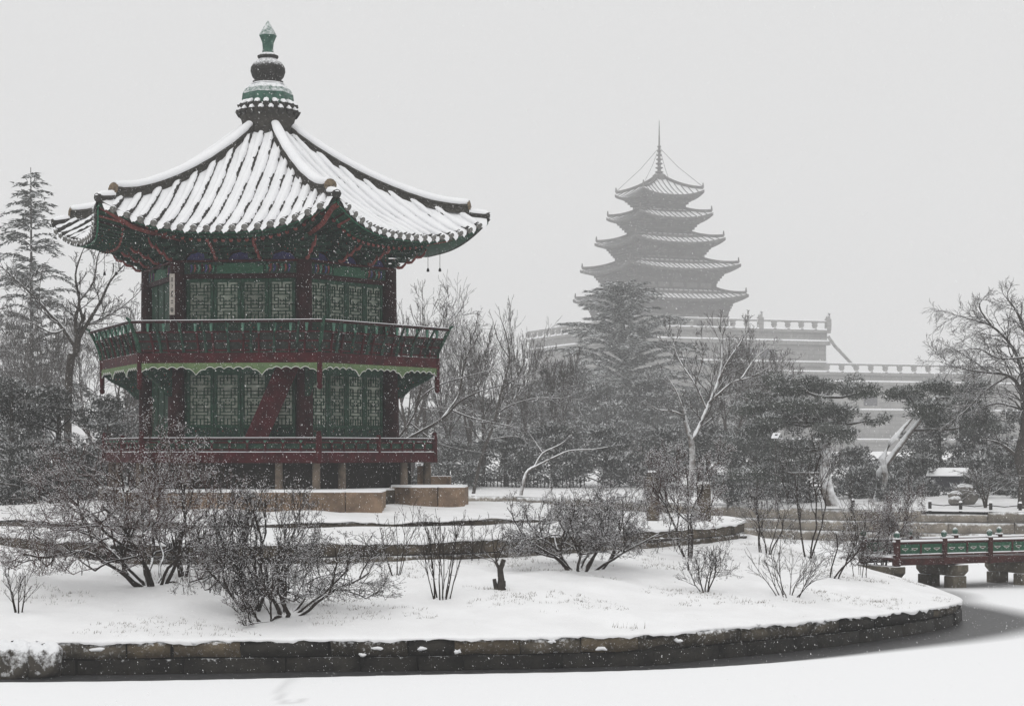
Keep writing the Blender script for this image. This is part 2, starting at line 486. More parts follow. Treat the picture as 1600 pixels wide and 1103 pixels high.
def course(parent, ring, th0, th1, zf0, zf1, lmin, lmax, mtls, rng, depth=0.35, inset=0.0, joint=0.012, bulge=0.03, rough=0.02):
    th, x, y, s = arc_points(ring, th0, th1)
    pos = 0.0
    while pos < s[-1] - 0.2:
        ln = rng.uniform(lmin, lmax)
        a, b = pos, min(pos + ln, s[-1])
        if s[-1] - b < lmin * 0.6: b = s[-1]
        pa = (np.interp(a, s, x), np.interp(a, s, y)); pb = (np.interp(b, s, x), np.interp(b, s, y))
        t = np.array(pb) - np.array(pa); t /= np.hypot(*t)
        n = np.array([t[1], -t[0]])
        tm = np.interp((a + b) / 2, s, th)
        pa = np.array(pa) - n * inset; pb = np.array(pb) - n * inset
        m = rng.choice(mtls)
        link('stone', stone_mesh(pa, pb, n, zf0(tm), zf1(tm), depth, rng, m, joint, bulge, rough), parent)
        pos = b


def backing(parent, ring, th0, th1, zf0, zf1, inset):
    th = np.linspace(th0, th1, 160)
    x, y = ring.xy(th, -inset)
    v = np.concatenate([np.stack([x, y, zf0(th)], 1), np.stack([x, y, zf1(th)], 1)])
    i = np.arange(159)
    link('backing', mesh_np('backing', v, np.stack([i, i + 1, i + 161, i + 160], 1), M_mortar), parent)


rs = random.Random(11)
w1 = empty('retaining_wall', (0, 0, 0))
tag(w1, 'low wet stone retaining wall along the pond edge of the island', 'stone wall')
backing(w1, R1, -0.62, 1.75, lambda t: t * 0 - 0.3, lambda t: z1f(t) - 0.02, 0.06)
course(w1, R1, -0.60, 1.75, lambda t: 0.27, lambda t: z1f(t) - 0.025, 0.6, 1.6, [M_wall, M_wall, M_wallwet, M_wallbrown], rs, bulge=0.045, rough=0.03, joint=0.02)
course(w1, R1, -0.60, 1.75, lambda t: -0.25, lambda t: 0.265, 0.7, 1.9, [M_wallwet], rs, inset=-0.01, rough=0.02)
w2 = empty('terrace_wall', (0, 0, 0))
tag(w2, 'long brown stone wall holding up the snowy terrace in front of the pavilion', 'stone wall')
backing(w2, R2, -1.15, 1.75, lambda t: t * 0 + 1.2, lambda t: t * 0 + 1.92, 0.06)
course(w2, R2, -1.15, 1.75, lambda t: 1.60 if z2b(t) > 1.6 else 1.63, lambda t: 1.955, 0.9, 2.2, [M_wall2], rs, bulge=0.02, rough=0.012)
course(w2, R2, -1.15, 1.75, lambda t: 1.3, lambda t: 1.62, 1.0, 2.4, [M_wall2, M_wall], rs, inset=-0.025, bulge=0.02, rough=0.012)
w3 = empty('kerb_wall', (0, 0, 0))
tag(w3, 'thin stone kerb across the snow just below the pavilion base', 'kerb')
course(w3, R3, -1.0, 1.6, lambda t: 2.02, lambda t: 2.225, 1.2, 2.6, [M_wall2], rs, depth=0.25, bulge=0.008, rough=0.008)

for px, py, w_ in ((567, 1022, 0.14), (590, 1012, 0.22), (660, 1014, 0.16), (715, 1018, 0.12), (940, 1014, 0.22), (1185, 975, 0.12), (150, 1014, 0.3), (300, 1003, 0.2), (862, 1002, 0.14), (1060, 1000, 0.16)):
    d_ = 37.5
    for _ in range(30):
        q_ = P(px, py, d_); th_ = math.atan2(q_.x - CX, -(q_.y - CY))
        d_ += (math.hypot(q_.x - CX, q_.y - CY) - float(R1(th_)) - 0.05) * 0.8
    q_ = P(px, py, d_); g_ = random.Random(px)
    b_ = MB(); pts_ = [(q_.x + w_ * (t_ - 0.5) + g_.uniform(-.01, .01), q_.y + g_.uniform(-.01, .02), q_.z + g_.uniform(-.02, .02)) for t_ in (0, .25, .5, .75, 1)]
    b_.tube(pts_, [0.012, 0.03 + g_.uniform(0, .015), 0.035, 0.028 + g_.uniform(0, .02), 0.01], 7); b_.obj('snow_clump', M_snow, w1)
# snow-plastered boulders at the left end of the pond wall
for k, (px, d, sx, sz, lb) in enumerate([(10, 36.25, 0.42, 0.34, 'snow plastered boulder at the far left end of the pond wall'),
                                         (62, 36.35, 0.36, 0.30, 'rounded snow coated boulder beside the leftmost one on the pond wall')]):
    nt_, np_ = 28, 18
    th = np.linspace(0, 2 * np.pi, nt_, endpoint=False); ph = np.linspace(0.05, np.pi - 0.05, np_)
    g = np.random.default_rng(k + 3)
    V = []
    for q in ph:
        for t in th:
            n = 1 + 0.07 * math.sin(3 * t + 2 * q + k) + 0.05 * math.sin(7 * t + 5 * q) + g.uniform(-0.03, 0.03)
            cx_, sx_ = math.cos(t), math.sin(t)
            V.append((sx * 1.1 * np.sin(q) ** 0.45 * np.sign(cx_) * abs(cx_) ** 0.6 * n, 0.34 * np.sin(q) ** 0.45 * np.sign(sx_) * abs(sx_) ** 0.6 * n, sz * np.sign(np.cos(q)) * abs(np.cos(q)) ** 0.6 * n))
    F = [(a * nt_ + b, a * nt_ + (b + 1) % nt_, (a + 1) * nt_ + (b + 1) % nt_, (a + 1) * nt_ + b) for a in range(np_ - 1) for b in range(nt_)]
    o = link('boulder', mesh_np('boulder', V, np.array(F)[:, ::-1], M_boulder, True), None, (P(px, 1000, d).x, d, 0.3))
    tag(o, lb, 'boulder', 'boulders at the pond edge')

# pond: snow on ice with dark slush where the wall keeps it thin
def poly_dist(px, py, poly):
    poly = np.array(poly); n = len(poly)
    inside = np.zeros(px.shape, bool); dist = np.full(px.shape, 1e9)
    for i in range(n):
        x0, y0 = poly[i]; x1, y1 = poly[(i + 1) % n]
        cond = ((y0 > py) != (y1 > py)) & (px < (x1 - x0) * (py - y0) / (y1 - y0 + 1e-12) + x0)
        inside ^= cond
        dx, dy = x1 - x0, y1 - y0
        t = np.clip(((px - x0) * dx + (py - y0) * dy) / (dx * dx + dy * dy), 0, 1)
        dist = np.minimum(dist, np.hypot(px - x0 - t * dx, py - y0 - t * dy))
    return np.where(inside, dist, -dist)


gx = np.concatenate([np.linspace(-400, -14, 20), np.arange(-13.9, 17.6, 0.13), np.linspace(18, 400, 20)])
gy = np.concatenate([np.linspace(-90, 32, 14), np.arange(32.2, 63, 0.13), np.linspace(63.5, 125, 20)])
X, Y = np.meshgrid(gx, gy)
SL = [(-30, 33), (-14, 35.0), (-8.9, 35.35), (-5, 35.9), (-1.15, 36.65), (2.3, 37.35), (4.8, 38.6), (7.8, 41.2), (9.9, 43.3), (11.9, 46.1), (12.7, 48.4), (12.6, 50.8), (12.1, 54), (11.5, 60), (0, 70), (-30, 70)]
sd = poly_dist(X, Y, catmull(SL, 8))
soft = 0.05 + 0.55 * np.clip((X - 4.5) / 6.0, 0, 1)
sl = np.clip(0.5 + sd / (2 * soft), 0, 1)
# grey thaw strip round the bridge piers
br = np.exp(-(((X - 13.0) / 2.6) ** 2 + ((Y - 60.6) / 1.1) ** 2) ** 1) * 0.85
sl = np.maximum(sl, br)
# faint hooked slush mark on the ice
hook = [P(458, 1062, 1), P(447, 1072, 1), P(438, 1082, 1), P(436, 1092, 1), P(446, 1100, 1), P(462, 1099, 1), P(474, 1094, 1)]
hk = []
for q in hook:
    d = EYE / (EYE - q.z); hk.append((q.x * d, d))
hx = np.full(X.shape, 9.0)
for a, b in zip(hk[:-1], hk[1:]):
    dx, dy = b[0] - a[0], b[1] - a[1]
    t = np.clip(((X - a[0]) * dx + (Y - a[1]) * dy) / (dx * dx + dy * dy), 0, 1)
    hx = np.minimum(hx, np.hypot(X - a[0] - t * dx, (Y - a[1] - t * dy) * 0.5))
sl = np.maximum(sl, 0.2 * np.clip(1.6 - hx / 0.06, 0, 1))
Z = 0.02 * (1 - sl) + 0.006 * np.sin(X * 0.8) * np.sin(Y * 0.5)
nx, ny = len(gx), len(gy)
i, j = np.meshgrid(np.arange(nx - 1), np.arange(ny - 1)); i = i.ravel(); j = j.ravel()
M_ice = bpy.data.materials.new('pond_ice')
M_ice.use_nodes = True
N = M_ice.node_tree.nodes; L = M_ice.node_tree.links; b = N['Principled BSDF']
at = N.new('ShaderNodeAttribute'); at.attribute_name = 'slush'
tc = N.new('ShaderNodeTexCoord')
n1 = N.new('ShaderNodeTexNoise'); n1.inputs['Scale'].default_value = 7; n1.inputs['Detail'].default_value = 8; n1.inputs['Roughness'].default_value = 0.7
L.new(tc.outputs['Object'], n1.inputs['Vector'])
mr = N.new('ShaderNodeMapRange'); mr.inputs[1].default_value = 0.45; mr.inputs[2].default_value = 0.85
L.new(n1.outputs['Fac'], mr.inputs[0])
cm = N.new('ShaderNodeMix'); cm.data_type = 'RGBA'
cm.inputs['A'].default_value = (0.030, 0.030, 0.031, 1); cm.inputs['B'].default_value = (0.13, 0.13, 0.135, 1)
L.new(mr.outputs[0], cm.inputs['Factor'])
c2 = N.new('ShaderNodeMix'); c2.data_type = 'RGBA'; c2.inputs['A'].default_value = (0.865, 0.87, 0.88, 1)
L.new(at.outputs['Fac'], c2.inputs['Factor']); L.new(cm.outputs['Result'], c2.inputs['B']); L.new(c2.outputs['Result'], b.inputs['Base Color'])
rr = N.new('ShaderNodeMapRange'); rr.inputs[3].default_value = 0.9; rr.inputs[4].default_value = 0.42
L.new(at.outputs['Fac'], rr.inputs[0]); L.new(rr.outputs[0], b.inputs['Roughness'])
b.inputs['Specular IOR Level'].default_value = 0.2
bp = N.new('ShaderNodeBump'); bp.inputs['Strength'].default_value = 0.15; bp.inputs['Distance'].default_value = 0.05
n2 = N.new('ShaderNodeTexNoise'); n2.inputs['Scale'].default_value = 3; n2.inputs['Detail'].default_value = 8
L.new(tc.outputs['Object'], n2.inputs['Vector']); L.new(n2.outputs['Fac'], bp.inputs['Height']); L.new(bp.outputs[0], b.inputs['Normal'])
o = link('pond_ice', mesh_np('pond_ice', np.stack([X.ravel(), Y.ravel(), Z.ravel()], 1), np.stack([j * nx + i, j * nx + i + 1, (j + 1) * nx + i + 1, (j + 1) * nx + i], 1), M_ice, True, {'slush': sl.ravel()}))
tag(o, kind='structure')

# far bank and the ground behind it
BANK = [(-400, 120), (-60, 114), (-30, 112), (-12, 110), (0, 106), (6, 101), (10, 96), (14, 91.5), (19, 88.6), (26, 86.5), (34, 85), (60, 84), (400, 84)]
bxs = np.array([p[0] for p in BANK], float); bys = np.array([p[1] for p in BANK], float)


def bank_y(x): return np.interp(x, bxs, bys)
def bank_z(x): return np.interp(x, [-30, 0, 12, 20, 60], [1.75, 1.65, 1.42, 1.38, 1.30])


def far_z(x, y):
    t = np.maximum(np.asarray(y) - bank_y(x), 0)
    return bank_z(x) + 1.3 * (1 - np.exp(-t / 28.0)) + 0.004 * t + 0.07 * np.sin(np.asarray(x) * 0.5) * np.sin(np.asarray(y) * 0.37) * np.minimum(t / 6, 1)


tx = np.concatenate([np.linspace(-400, -62, 12), np.arange(-60, 62, 1.0), np.linspace(64, 400, 12)])
tt = np.concatenate([[0, 0.3, 0.8], np.arange(1.5, 40, 1.2), np.linspace(42, 520, 30)])
TX, TT = np.meshgrid(tx, tt)
TY = bank_y(TX) + TT + 0.06
TZ = far_z(TX, TY) + 0.03
nx, ny = len(tx), len(tt)
i, j = np.meshgrid(np.arange(nx - 1), np.arange(ny - 1)); i = i.ravel(); j = j.ravel()
o = link('far_ground', mesh_np('far_ground', np.stack([TX.ravel(), TY.ravel(), TZ.ravel()], 1), np.stack([j * nx + i, j * nx + i + 1, (j + 1) * nx + i + 1, (j + 1) * nx + i], 1), M_gsnow, True))
tag(o, kind='structure')

bw = empty('bank_wall', (0, 0, 0))
tag(bw, 'far bank retaining wall of big snow dusted stones behind the bridge', 'stone wall')
xx = np.arange(-16, 30, 0.25); yy = bank_y(xx)
v = np.concatenate([np.stack([xx, yy + 0.42, xx * 0 - 0.2], 1), np.stack([xx, yy + 0.42, bank_z(xx)], 1)]); k = len(xx)
ii = np.arange(k - 1)
link('backing', mesh_np('backing', v, np.stack([ii, ii + 1, ii + k + 1, ii + k], 1), M_mortar), bw)
for lo, hi, l0, l1, ins in ((-0.2, 0.45, 1.2, 2.6, -0.04), (0.45, 0.92, 1.3, 3.0, -0.02), (0.92, None, 1.6, 3.6, 0.0)):
    x = -6.0 + rs.uniform(0, 1) if lo < 0.9 else -16.0
    while x < 29.5:
        ln = rs.uniform(l0, l1)
        pa = np.array([x, float(bank_y(x))]); pb = np.array([x + ln, float(bank_y(x + ln))])
        t = (pb - pa) / np.hypot(*(pb - pa)); n = np.array([t[1], -t[0]])
        top = hi if hi else float(bank_z(x + ln / 2)) + 0.01 - (0.12 if rs.random() < 0.15 else 0)
        link('stone', stone_mesh(pa - n * ins, pb - n * ins, n, lo, top, 0.5, rs, M_bank, 0.018, 0.03, 0.03), bw)
        x += ln

# ------------------------------------------------------------------ pavilion
PAV_ROT = -0.125
PZ = 2.5
pav = empty('pavilion', (CX, CY, 0), PAV_ROT)
tag(pav, 'two storey hexagonal red and green wooden pavilion with snowy tiled roof on the island', 'pavilion')
T30 = math.tan(R(30))
FACES = (-1, 0, 1)           # faces the camera sees: left, front, right
ALLF = (-2, -1, 0, 1, 2, 3)


def vert(rad, k):            # hexagon corner right of face k
    q = R(60 * k + 30)
    return Vector((rad * math.sin(q), -rad * math.cos(q), 0))


def hexa(rad): return [tuple(vert(rad, k)[:2]) for k in range(6)]
def FM(k): return Matrix.Rotation(R(60 * k), 4, 'Z')     # face 0 looks along -Y


def facepart(name, build, mtl, faces=FACES, parent=None, rot=True):
    """build(MB) makes the part for face 0; copies share its mesh"""
    b = MB(); build(b); me = b.mesh(name, mtl)
    return [link(name, me, parent or pav, None, R(60 * k)) for k in faces]


# --- stone base
base = MB().prism(hexa(5.15), 2.2, 2.92).obj('stone_base', M_wall2, pav)
bevel(base, 0.03)
snowtop = MB().prism(hexa(5.12), 2.922, 2.96).obj('base_snow', M_snow, pav)
core = MB().prism(hexa(4.25), 2.9, 3.72).obj('underfloor_shade_block', M_mortar, pav)  # dark block added to stand in for the shade under the floor


def to_local(v): return Matrix.Rotation(-PAV_ROT, 4, 'Z') @ (Vector(v) - Vector((CX, CY, 0)))


def world_prism(name, poly, z0, z1, mtl, parent):
    b = MB().prism([tuple(to_local((x, y, 0))[:2]) for x, y in poly], z0, z1)
    return b.obj(name, mtl, parent)


def row_blocks(px0, px1, d, depth, z0, z1, cuts):
    xs = [(px0 + (px1 - px0) * c - 800) / FPX * d for c in cuts]
    for a, c in zip(xs[:-1], xs[1:]):
        o = world_prism('step_stone', [(a + 0.008, d), (c - 0.008, d), (c - 0.008, d + depth), (a + 0.008, d + depth)], z0, z1, M_tan, pav)
        bevel(o, 0.025)
        world_prism('step_snow', [(a + 0.0, d + 0.04), (c, d + 0.04), (c, d + depth), (a, d + depth)], z1 + 0.001, z1 + 0.045, M_snow, pav)


row_blocks(186, 597, 53.6, 1.7, 2.2, 2.93, [0, 0.2, 0.43, 0.7, 0.86, 1])
a0 = P(608, 0, 58.0); a1 = P(641, 0, 56.9); a2 = P(684, 0, 56.9); a3 = P(726, 0, 57.0); a4 = P(732, 0, 59.0)
o = world_prism('step_stone', [(a0.x, 58.0), (a1.x, 56.9), (a2.x - 0.01, 56.9), (a2.x - 0.01, 59.0), (a0.x, 59.0)], 2.2, 3.0, M_tan, pav); bevel(o, 0.025)
o = world_prism('step_stone', [(a2.x + 0.01, 56.9), (a3.x, 57.0), (a4.x, 59.0), (a2.x + 0.01, 59.0)], 2.2, 3.0, M_tan, pav); bevel(o, 0.025)
world_prism('step_snow', [(a0.x + 0.05, 58.02), (a1.x + 0.03, 56.95), (a3.x - 0.04, 57.04), (a4.x - 0.04, 58.98), (a0.x + 0.05, 58.98)], 3.001, 3.045, M_snow, pav)
a0 = P(652, 0, 59.6); a1 = P(672, 0, 59.6); a2 = P(704, 0, 59.6)
o = world_prism('step_stone', [(a0.x, 59.5), (a1.x, 59.5), (a1.x, 60.3), (a0.x, 60.3)], 2.3, 3.58, M_tan, pav); bevel(o, 0.02)
o = world_prism('step_stone', [(a1.x + 0.02, 59.4), (a2.x, 59.4), (a2.x, 60.2), (a1.x + 0.02, 60.2)], 2.3, 3.28, M_tan, pav); bevel(o, 0.02)

# short stone posts under the lower floor
for k in (-2, -1, 0, 1):
    pts = [vert(4.72, k)]
    if k < 1:
        a, c = vert(4.72, k), vert(4.72, k + 1)
        pts += [a.lerp(c, 0.22), a.lerp(c, 0.78)]
    for p in pts:
        o = MB().lathe([(0.115, 2.85), (0.11, 3.2), (0.105, 3.68)], 8, (p.x, p.y)).obj('stone_post', M_post, pav)

# --- lower gallery floor and balustrade
R_LOW = 4.98


def ring_beam(b, rad, z0, z1, th):
    a = rad * math.cos(R(30))
    half = rad * 0.5
    b.add([(-half, -a, z0), (half, -a, z0), (half, -a, z1), (-half, -a, z1),
           (-half + th * T30, -a + th, z0), (half - th * T30, -a + th, z0), (half - th * T30, -a + th, z1), (-half + th * T30, -a + th, z1)],
          [(0, 1, 2, 3), (5, 4, 7, 6), (3, 2, 6, 7), (1, 0, 4, 5), (0, 3, 7, 4), (2, 1, 5, 6)])


MB().prism(hexa(R_LOW - 0.06), 3.70, 3.96).obj('lower_floor', M_redd, pav)
facepart('floor_fascia', lambda b: ring_beam(b, R_LOW, 3.685, 3.975, 0.05), M_red)
facepart('floor_snow_line', lambda b: ring_beam(b, R_LOW + 0.006, 3.976, 3.992, 0.035), M_snow)


def balustrade(rad, zf, ztop, n, flare, mull_mat, jadew):
    """panels, rails, mullions and lotus supports of one side; rad at the floor, rad+flare at the top rail"""
    a = rad * math.cos(R(30)); half = rad * 0.5
    H = ztop - zf
    # sill rail, mid rail
    def yy(z): return -(a + flare * math.cos(R(30)) * max(0, (z - zf) / H) ** 1.4)
    def hw(z): return half + 0.5 * flare * max(0, (z - zf) / H) ** 1.4
    out = {}
    zr = [zf + 0.03, zf + H * 0.62]
    b = MB()
    for z, t in ((zf + 0.03, 0.05), (zf + H * 0.62, 0.045)) + (((zf + H * 0.33, 0.045),) if H > 0.6 else ()):
        y = yy(z); w = hw(z)
        b.box(-w, w, y - 0.02, y + 0.05, z, z + t)
    me_rail = b.mesh('lower_rail', M_red)
    b = MB(); z = ztop; y = yy(z); w = hw(z)
    b.tube([(-w, y, z - 0.03), (w, y, z - 0.03)], 0.04, 8)
    me_top = b.mesh('top_rail', M_redd)
    b = MB(); b.box(-w, w, y - 0.03, y + 0.03, z + 0.008, z + 0.022)
    me_sn = b.mesh('rail_snow', M_snow)
    b = MB(); y = yy(zf + 0.1) + 0.03
    b.add([(-hw(zf), yy(zf) + 0.03, zf + 0.05), (hw(zf), yy(zf) + 0.03, zf + 0.05), (hw(zr[1]), yy(zr[1]) + 0.03, zr[1]), (-hw(zr[1]), yy(zr[1]) + 0.03, zr[1])], [(0, 1, 2, 3)])
    me_pan = b.mesh('balustrade_panel', mull_mat)
    for k in FACES:
        for nm, me in (('lower_rail', me_rail), ('top_rail', me_top), ('rail_snow', me_sn), ('balustrade_panel', me_pan)):
            link(nm, me, pav, None, R(60 * k))
    # mullions and lotus supports
    for q in range(1, n):
        f = -1 + 2 * q / n
        b = MB()
        pts = [Vector((hw(zf + H * t) * f, yy(zf + H * t) - 0.02, zf + H * t)) for t in (0.0, 0.3, 0.62)]
        b.tube(pts, 0.035, 6)
        me = b.mesh('mullion', M_red)
        b = MB()
        z0 = zf + H * 0.66
        p0 = Vector((hw(z0) * f, yy(z0), 0)); p1 = Vector((hw(ztop) * f, yy(ztop), 0))
        h = ztop - 0.06 - z0
        b.lathe([(0.03, z0), (0.035, z0 + h * 0.45), (jadew, z0 + h * 0.85), (jadew * 0.8, z0 + h)], 8, (p0.x * 0.5 + p1.x * 0.5, p0.y * 0.5 + p1.y * 0.5))
        me2 = b.mesh('lotus_support', M_jade)
        for k in FACES:
            link('mullion', me, pav, None, R(60 * k)); link('lotus_support', me2, pav, None, R(60 * k))


balustrade(R_LOW - 0.02, 3.99, 4.36, 10, 0.0, M_gpat, 0.055)
for k in (-2, -1, 0, 1):
    p = vert(R_LOW - 0.04, k)
    b = MB(); b.lathe([(0.085, 3.68), (0.085, 4.42), (0.06, 4.44), (0.075, 4.5), (0.05, 4.55)], 8, (p.x, p.y))
    b.obj('corner_post', M_red, pav)
for k in FACES:
    for f in (0.0,):
        a, c = vert(R_LOW - 0.04, k - 1), vert(R_LOW - 0.04, k)
        p = a.lerp(c, 0.5)
        if k == 0: continue
        b = MB(); b.lathe([(0.07, 3.9), (0.07, 4.42), (0.05, 4.46)], 8, (p.x, p.y)); b.obj('rail_post', M_red, pav)

# --- columns, walls, doors of both storeys
RC = 3.60
ac = RC * math.cos(R(30)); hc = RC / 2
for k in range(6):
    for z0, z1, rr, rad in ((3.9, 6.5, RC + 0.06, 0.24), (6.6, 9.3, RC, 0.235)):
        p = vert(rr, k)
        b = MB(); b.lathe([(rad, z0), (rad * 0.97, (z0 + z1) / 2), (rad * 0.92, z1)], 14, (p.x, p.y))
        b.obj('column', M_redd, pav)
for z0, z1 in ((3.95, 6.5), (6.62, 9.0)):
    MB().prism(hexa(RC - 0.16), z0, z1).obj('inner_wall', M_green, pav)


def lattice_mesh(w, h):
    b = MB()
    t = 0.023
    def bar(x0, x1, z0, z1): b.box(x0, x1, -0.03, -0.005, z0, z1)
    X_ = lambda f: -w / 2 + w * f
    bar(-w / 2, w / 2, 0, t); bar(-w / 2, w / 2, h - t, h); bar(-w / 2, -w / 2 + t, 0, h); bar(w / 2 - t, w / 2, 0, h)
    nz = 12 if h < 1.2 else 15
    ch = h / nz
    def vb(f, j0, j1): bar(X_(f) - t / 2, X_(f) + t / 2, j0 * ch, j1 * ch)
    def hb(f0, f1, j): bar(X_(f0), X_(f1), j * ch - t / 2, j * ch + t / 2)
    for j in range(nz):
        if j % 3 != 2: vb(0.16, j, j + 1); vb(0.84, j, j + 1)
        if j % 4 != 3: vb(0.33, j, j + 1); vb(0.67, j, j + 1)
        if j in (0, 1, nz - 2, nz - 1): vb(0.5, j, j + 1)
        if j in (nz // 2 - 1, nz // 2): vb(0.42, j, j + 0.5); vb(0.58, j, j + 0.5)
    for j in range(1, nz):
        if j % 2: hb(0.0, 0.33, j); hb(0.67, 1.0, j)
        else: hb(0.16, 0.84, j)
        if j % 3 == 0: hb(0.33, 0.67, j)
        if j % 5 == 0: hb(0.0, 1.0, j)
    return b.mesh('lattice', M_green)


def doors(zb, zl0, zl1, zt, faces):
    span = 2 * hc - 0.50
    w = span / 4
    lw = w * 0.80
    y = -(ac - 0.06)
    lat = lattice_mesh(lw, zl1 - zl0)
    # leaf: stiles and rails round the opening, lower board
    b = MB()
    st = (w - lw) / 2 - 0.008
    b.box(-w / 2 + 0.008, -w / 2 + 0.008 + st, -0.035, 0.03, zb, zt)
    b.box(w / 2 - 0.008 - st, w / 2 - 0.008, -0.035, 0.03, zb, zt)
    b.box(-lw / 2, lw / 2, -0.033, 0.03, zl1, zt); b.box(-lw / 2, lw / 2, -0.033, 0.03, zl0 - 0.07, zl0)
    b.box(-lw / 2, lw / 2, -0.033, 0.03, zb, zb + 0.07)
    leaf = b.mesh('frame', M_green)
    b = MB(); b.box(-lw / 2, lw / 2, 0.0, 0.02, zb + 0.07, zl0 - 0.07); board = b.mesh('lower_board', M_gpat)
    b = MB(); b.box(-lw / 2, lw / 2, 0.005, 0.02, zl0, zl1); pap = b.mesh('paper', M_paper)
    for k in faces:
        for q in range(4):
            x = -span / 2 + w * (q + 0.5)
            d = link('lattice_door', leaf, pav)
            d.matrix_local = FM(k) @ Matrix.Translation((x, y, 0))
            link('lower_board', board, d)
            link('paper', pap, d)
            link('lattice', lat, d, (0, 0, zl0))


doors(6.70, 7.62, 8.72, 8.80, (0, 1))
doors(4.02, 4.72, 6.14, 6.42, (0, 1))
# plain boarded left side
for z0, z1 in ((4.02, 6.42), (6.7, 8.8)):
    b = MB(); b.box(-hc + 0.24, hc - 0.24, -(ac - 0.06) - 0.02, -(ac - 0.1), z0, z1)
    for x in (-0.75, 0.0, 0.75): b.box(x - 0.03, x + 0.03, -(ac - 0.06) - 0.045, -(ac - 0.06) - 0.021, z0, z1)
    b.obj('boarded_side', M_green, pav, None, R(-60))

# --- upper gallery
R_UP = 5.05
M_baldark = mat('balustrade_panel_paint', (0.032, 0.04, 0.034), (0.012, 0.014, 0.012), rough=0.7, scale=9, detail=8, spots=[(6.0, 0.2, (0.07, 0.012, 0.014))])
MB().prism(hexa(R_UP - 0.07), 6.42, 6.64).obj('upper_floor', M_redd, pav)
facepart('gallery_fascia', lambda b: ring_beam(b, R_UP, 6.40, 6.68, 0.05), M_red)
balustrade(R_UP - 0.02, 6.69, 7.54, 12, 0.34, M_baldark, 0.05)
for k in (-2, -1, 0, 1):
    p = vert(R_UP - 0.03, k); q = vert(R_UP + 0.34, k)
    b = MB()
    b.lathe([(0.02, 5.68), (0.075, 5.72), (0.085, 5.80), (0.05, 5.84), (0.075, 5.88), (0.075, 6.69)], 8, (p.x, p.y))
    b.obj('hanging_post', M_red, pav)
    b = MB()
    pts = [p + Vector((0, 0, 6.69)), p.lerp(q, 0.25) + Vector((0, 0, 7.0)), p.lerp(q, 0.65) + Vector((0, 0, 7.3)), q + Vector((0, 0, 7.56)), q * 1.02 + Vector((0, 0, 7.62))]
    b.tube(pts, [0.07, 0.06, 0.055, 0.05, 0.03], 6)
    b.obj('corner_stanchion', M_green, pav)
# curved green stanchions between the corners
for k in (-1, 0, 1):
    for q in range(1, 8):
        f = -1 + 2 * q / 8
        a0_ = (R_UP - 0.02) * math.cos(R(30)); h0 = (R_UP - 0.02) / 2
        b = MB()
        pts = []
        for t in (0, 0.35, 0.7, 1.0):
            fl = 0.34 * t ** 1.4
            pts.append(Vector(((h0 + 0.5 * fl) * f, -(a0_ + fl * 0.866) - 0.03, 6.69 + 0.82 * t)))
        b.tube(pts, [0.05, 0.045, 0.038, 0.03], 5)
        b.obj('stanchion', M_gpat, pav, None, R(60 * k))

# scalloped valance under the gallery


def valance(b, out=0.0, line=False):
    a = (R_UP - 0.01) * math.cos(R(30)); half = (R_UP - 0.01) / 2
    n = 230
    xs = np.linspace(-half, half, n)
    u = (xs + half) / (2 * half)
    sc = 0.065 * np.abs(np.sin(u * math.pi * 19)) ** 0.8
    big = np.zeros(n)
    for c in (0.0, 0.32, 0.68, 1.0): big = np.maximum(big, 1 - np.abs(u - c) / 0.055)
    zb = 6.40 - 0.10 - 0.065 + sc - 0.17 * np.clip(big, 0, 1)
    zt = np.full(n, 6.402)
    if line: zt = zb + 0.006; zb = zb - 0.012
    for y0 in (0,):
        V = []
        for i in range(n):
            V += [(xs[i], -a - out - 0.012, zb[i]), (xs[i], -a - out - 0.012, zt[i]), (xs[i], -a + 0.012, zb[i]), (xs[i], -a + 0.012, zt[i])]
        F = []
        for i in range(n - 1):
            p = 4 * i; q = p + 4
            F += [(p, q, q + 1, p + 1), (p + 2, p + 3, q + 3, q + 2), (p, p + 2, q + 2, q), (p + 1, q + 1, q + 3, p + 3)]
        b.add(V, F)


facepart('valance', lambda b: valance(b), M_val)
facepart('valance_edge', lambda b: valance(b, 0.004, True), M_white)
# brackets carrying the gallery
for k in (-2, -1, 0, 1):
    p = vert(RC + 0.06, k).normalized()
    ang = math.atan2(p.x, -p.y)
    b = MB()
    b.plate([(0.0, 5.5), (0.2, 5.55), (0.45, 5.8), (0.95, 6.05), (1.25, 6.3), (1.25, 6.42), (0.0, 6.42)], -0.07, 0.07,
            Matrix.Rotation(ang - R(90), 4, 'Z') @ Matrix.Translation((RC + 0.2, 0, 0)))
    b.obj('gallery_bracket', M_gpat, pav)

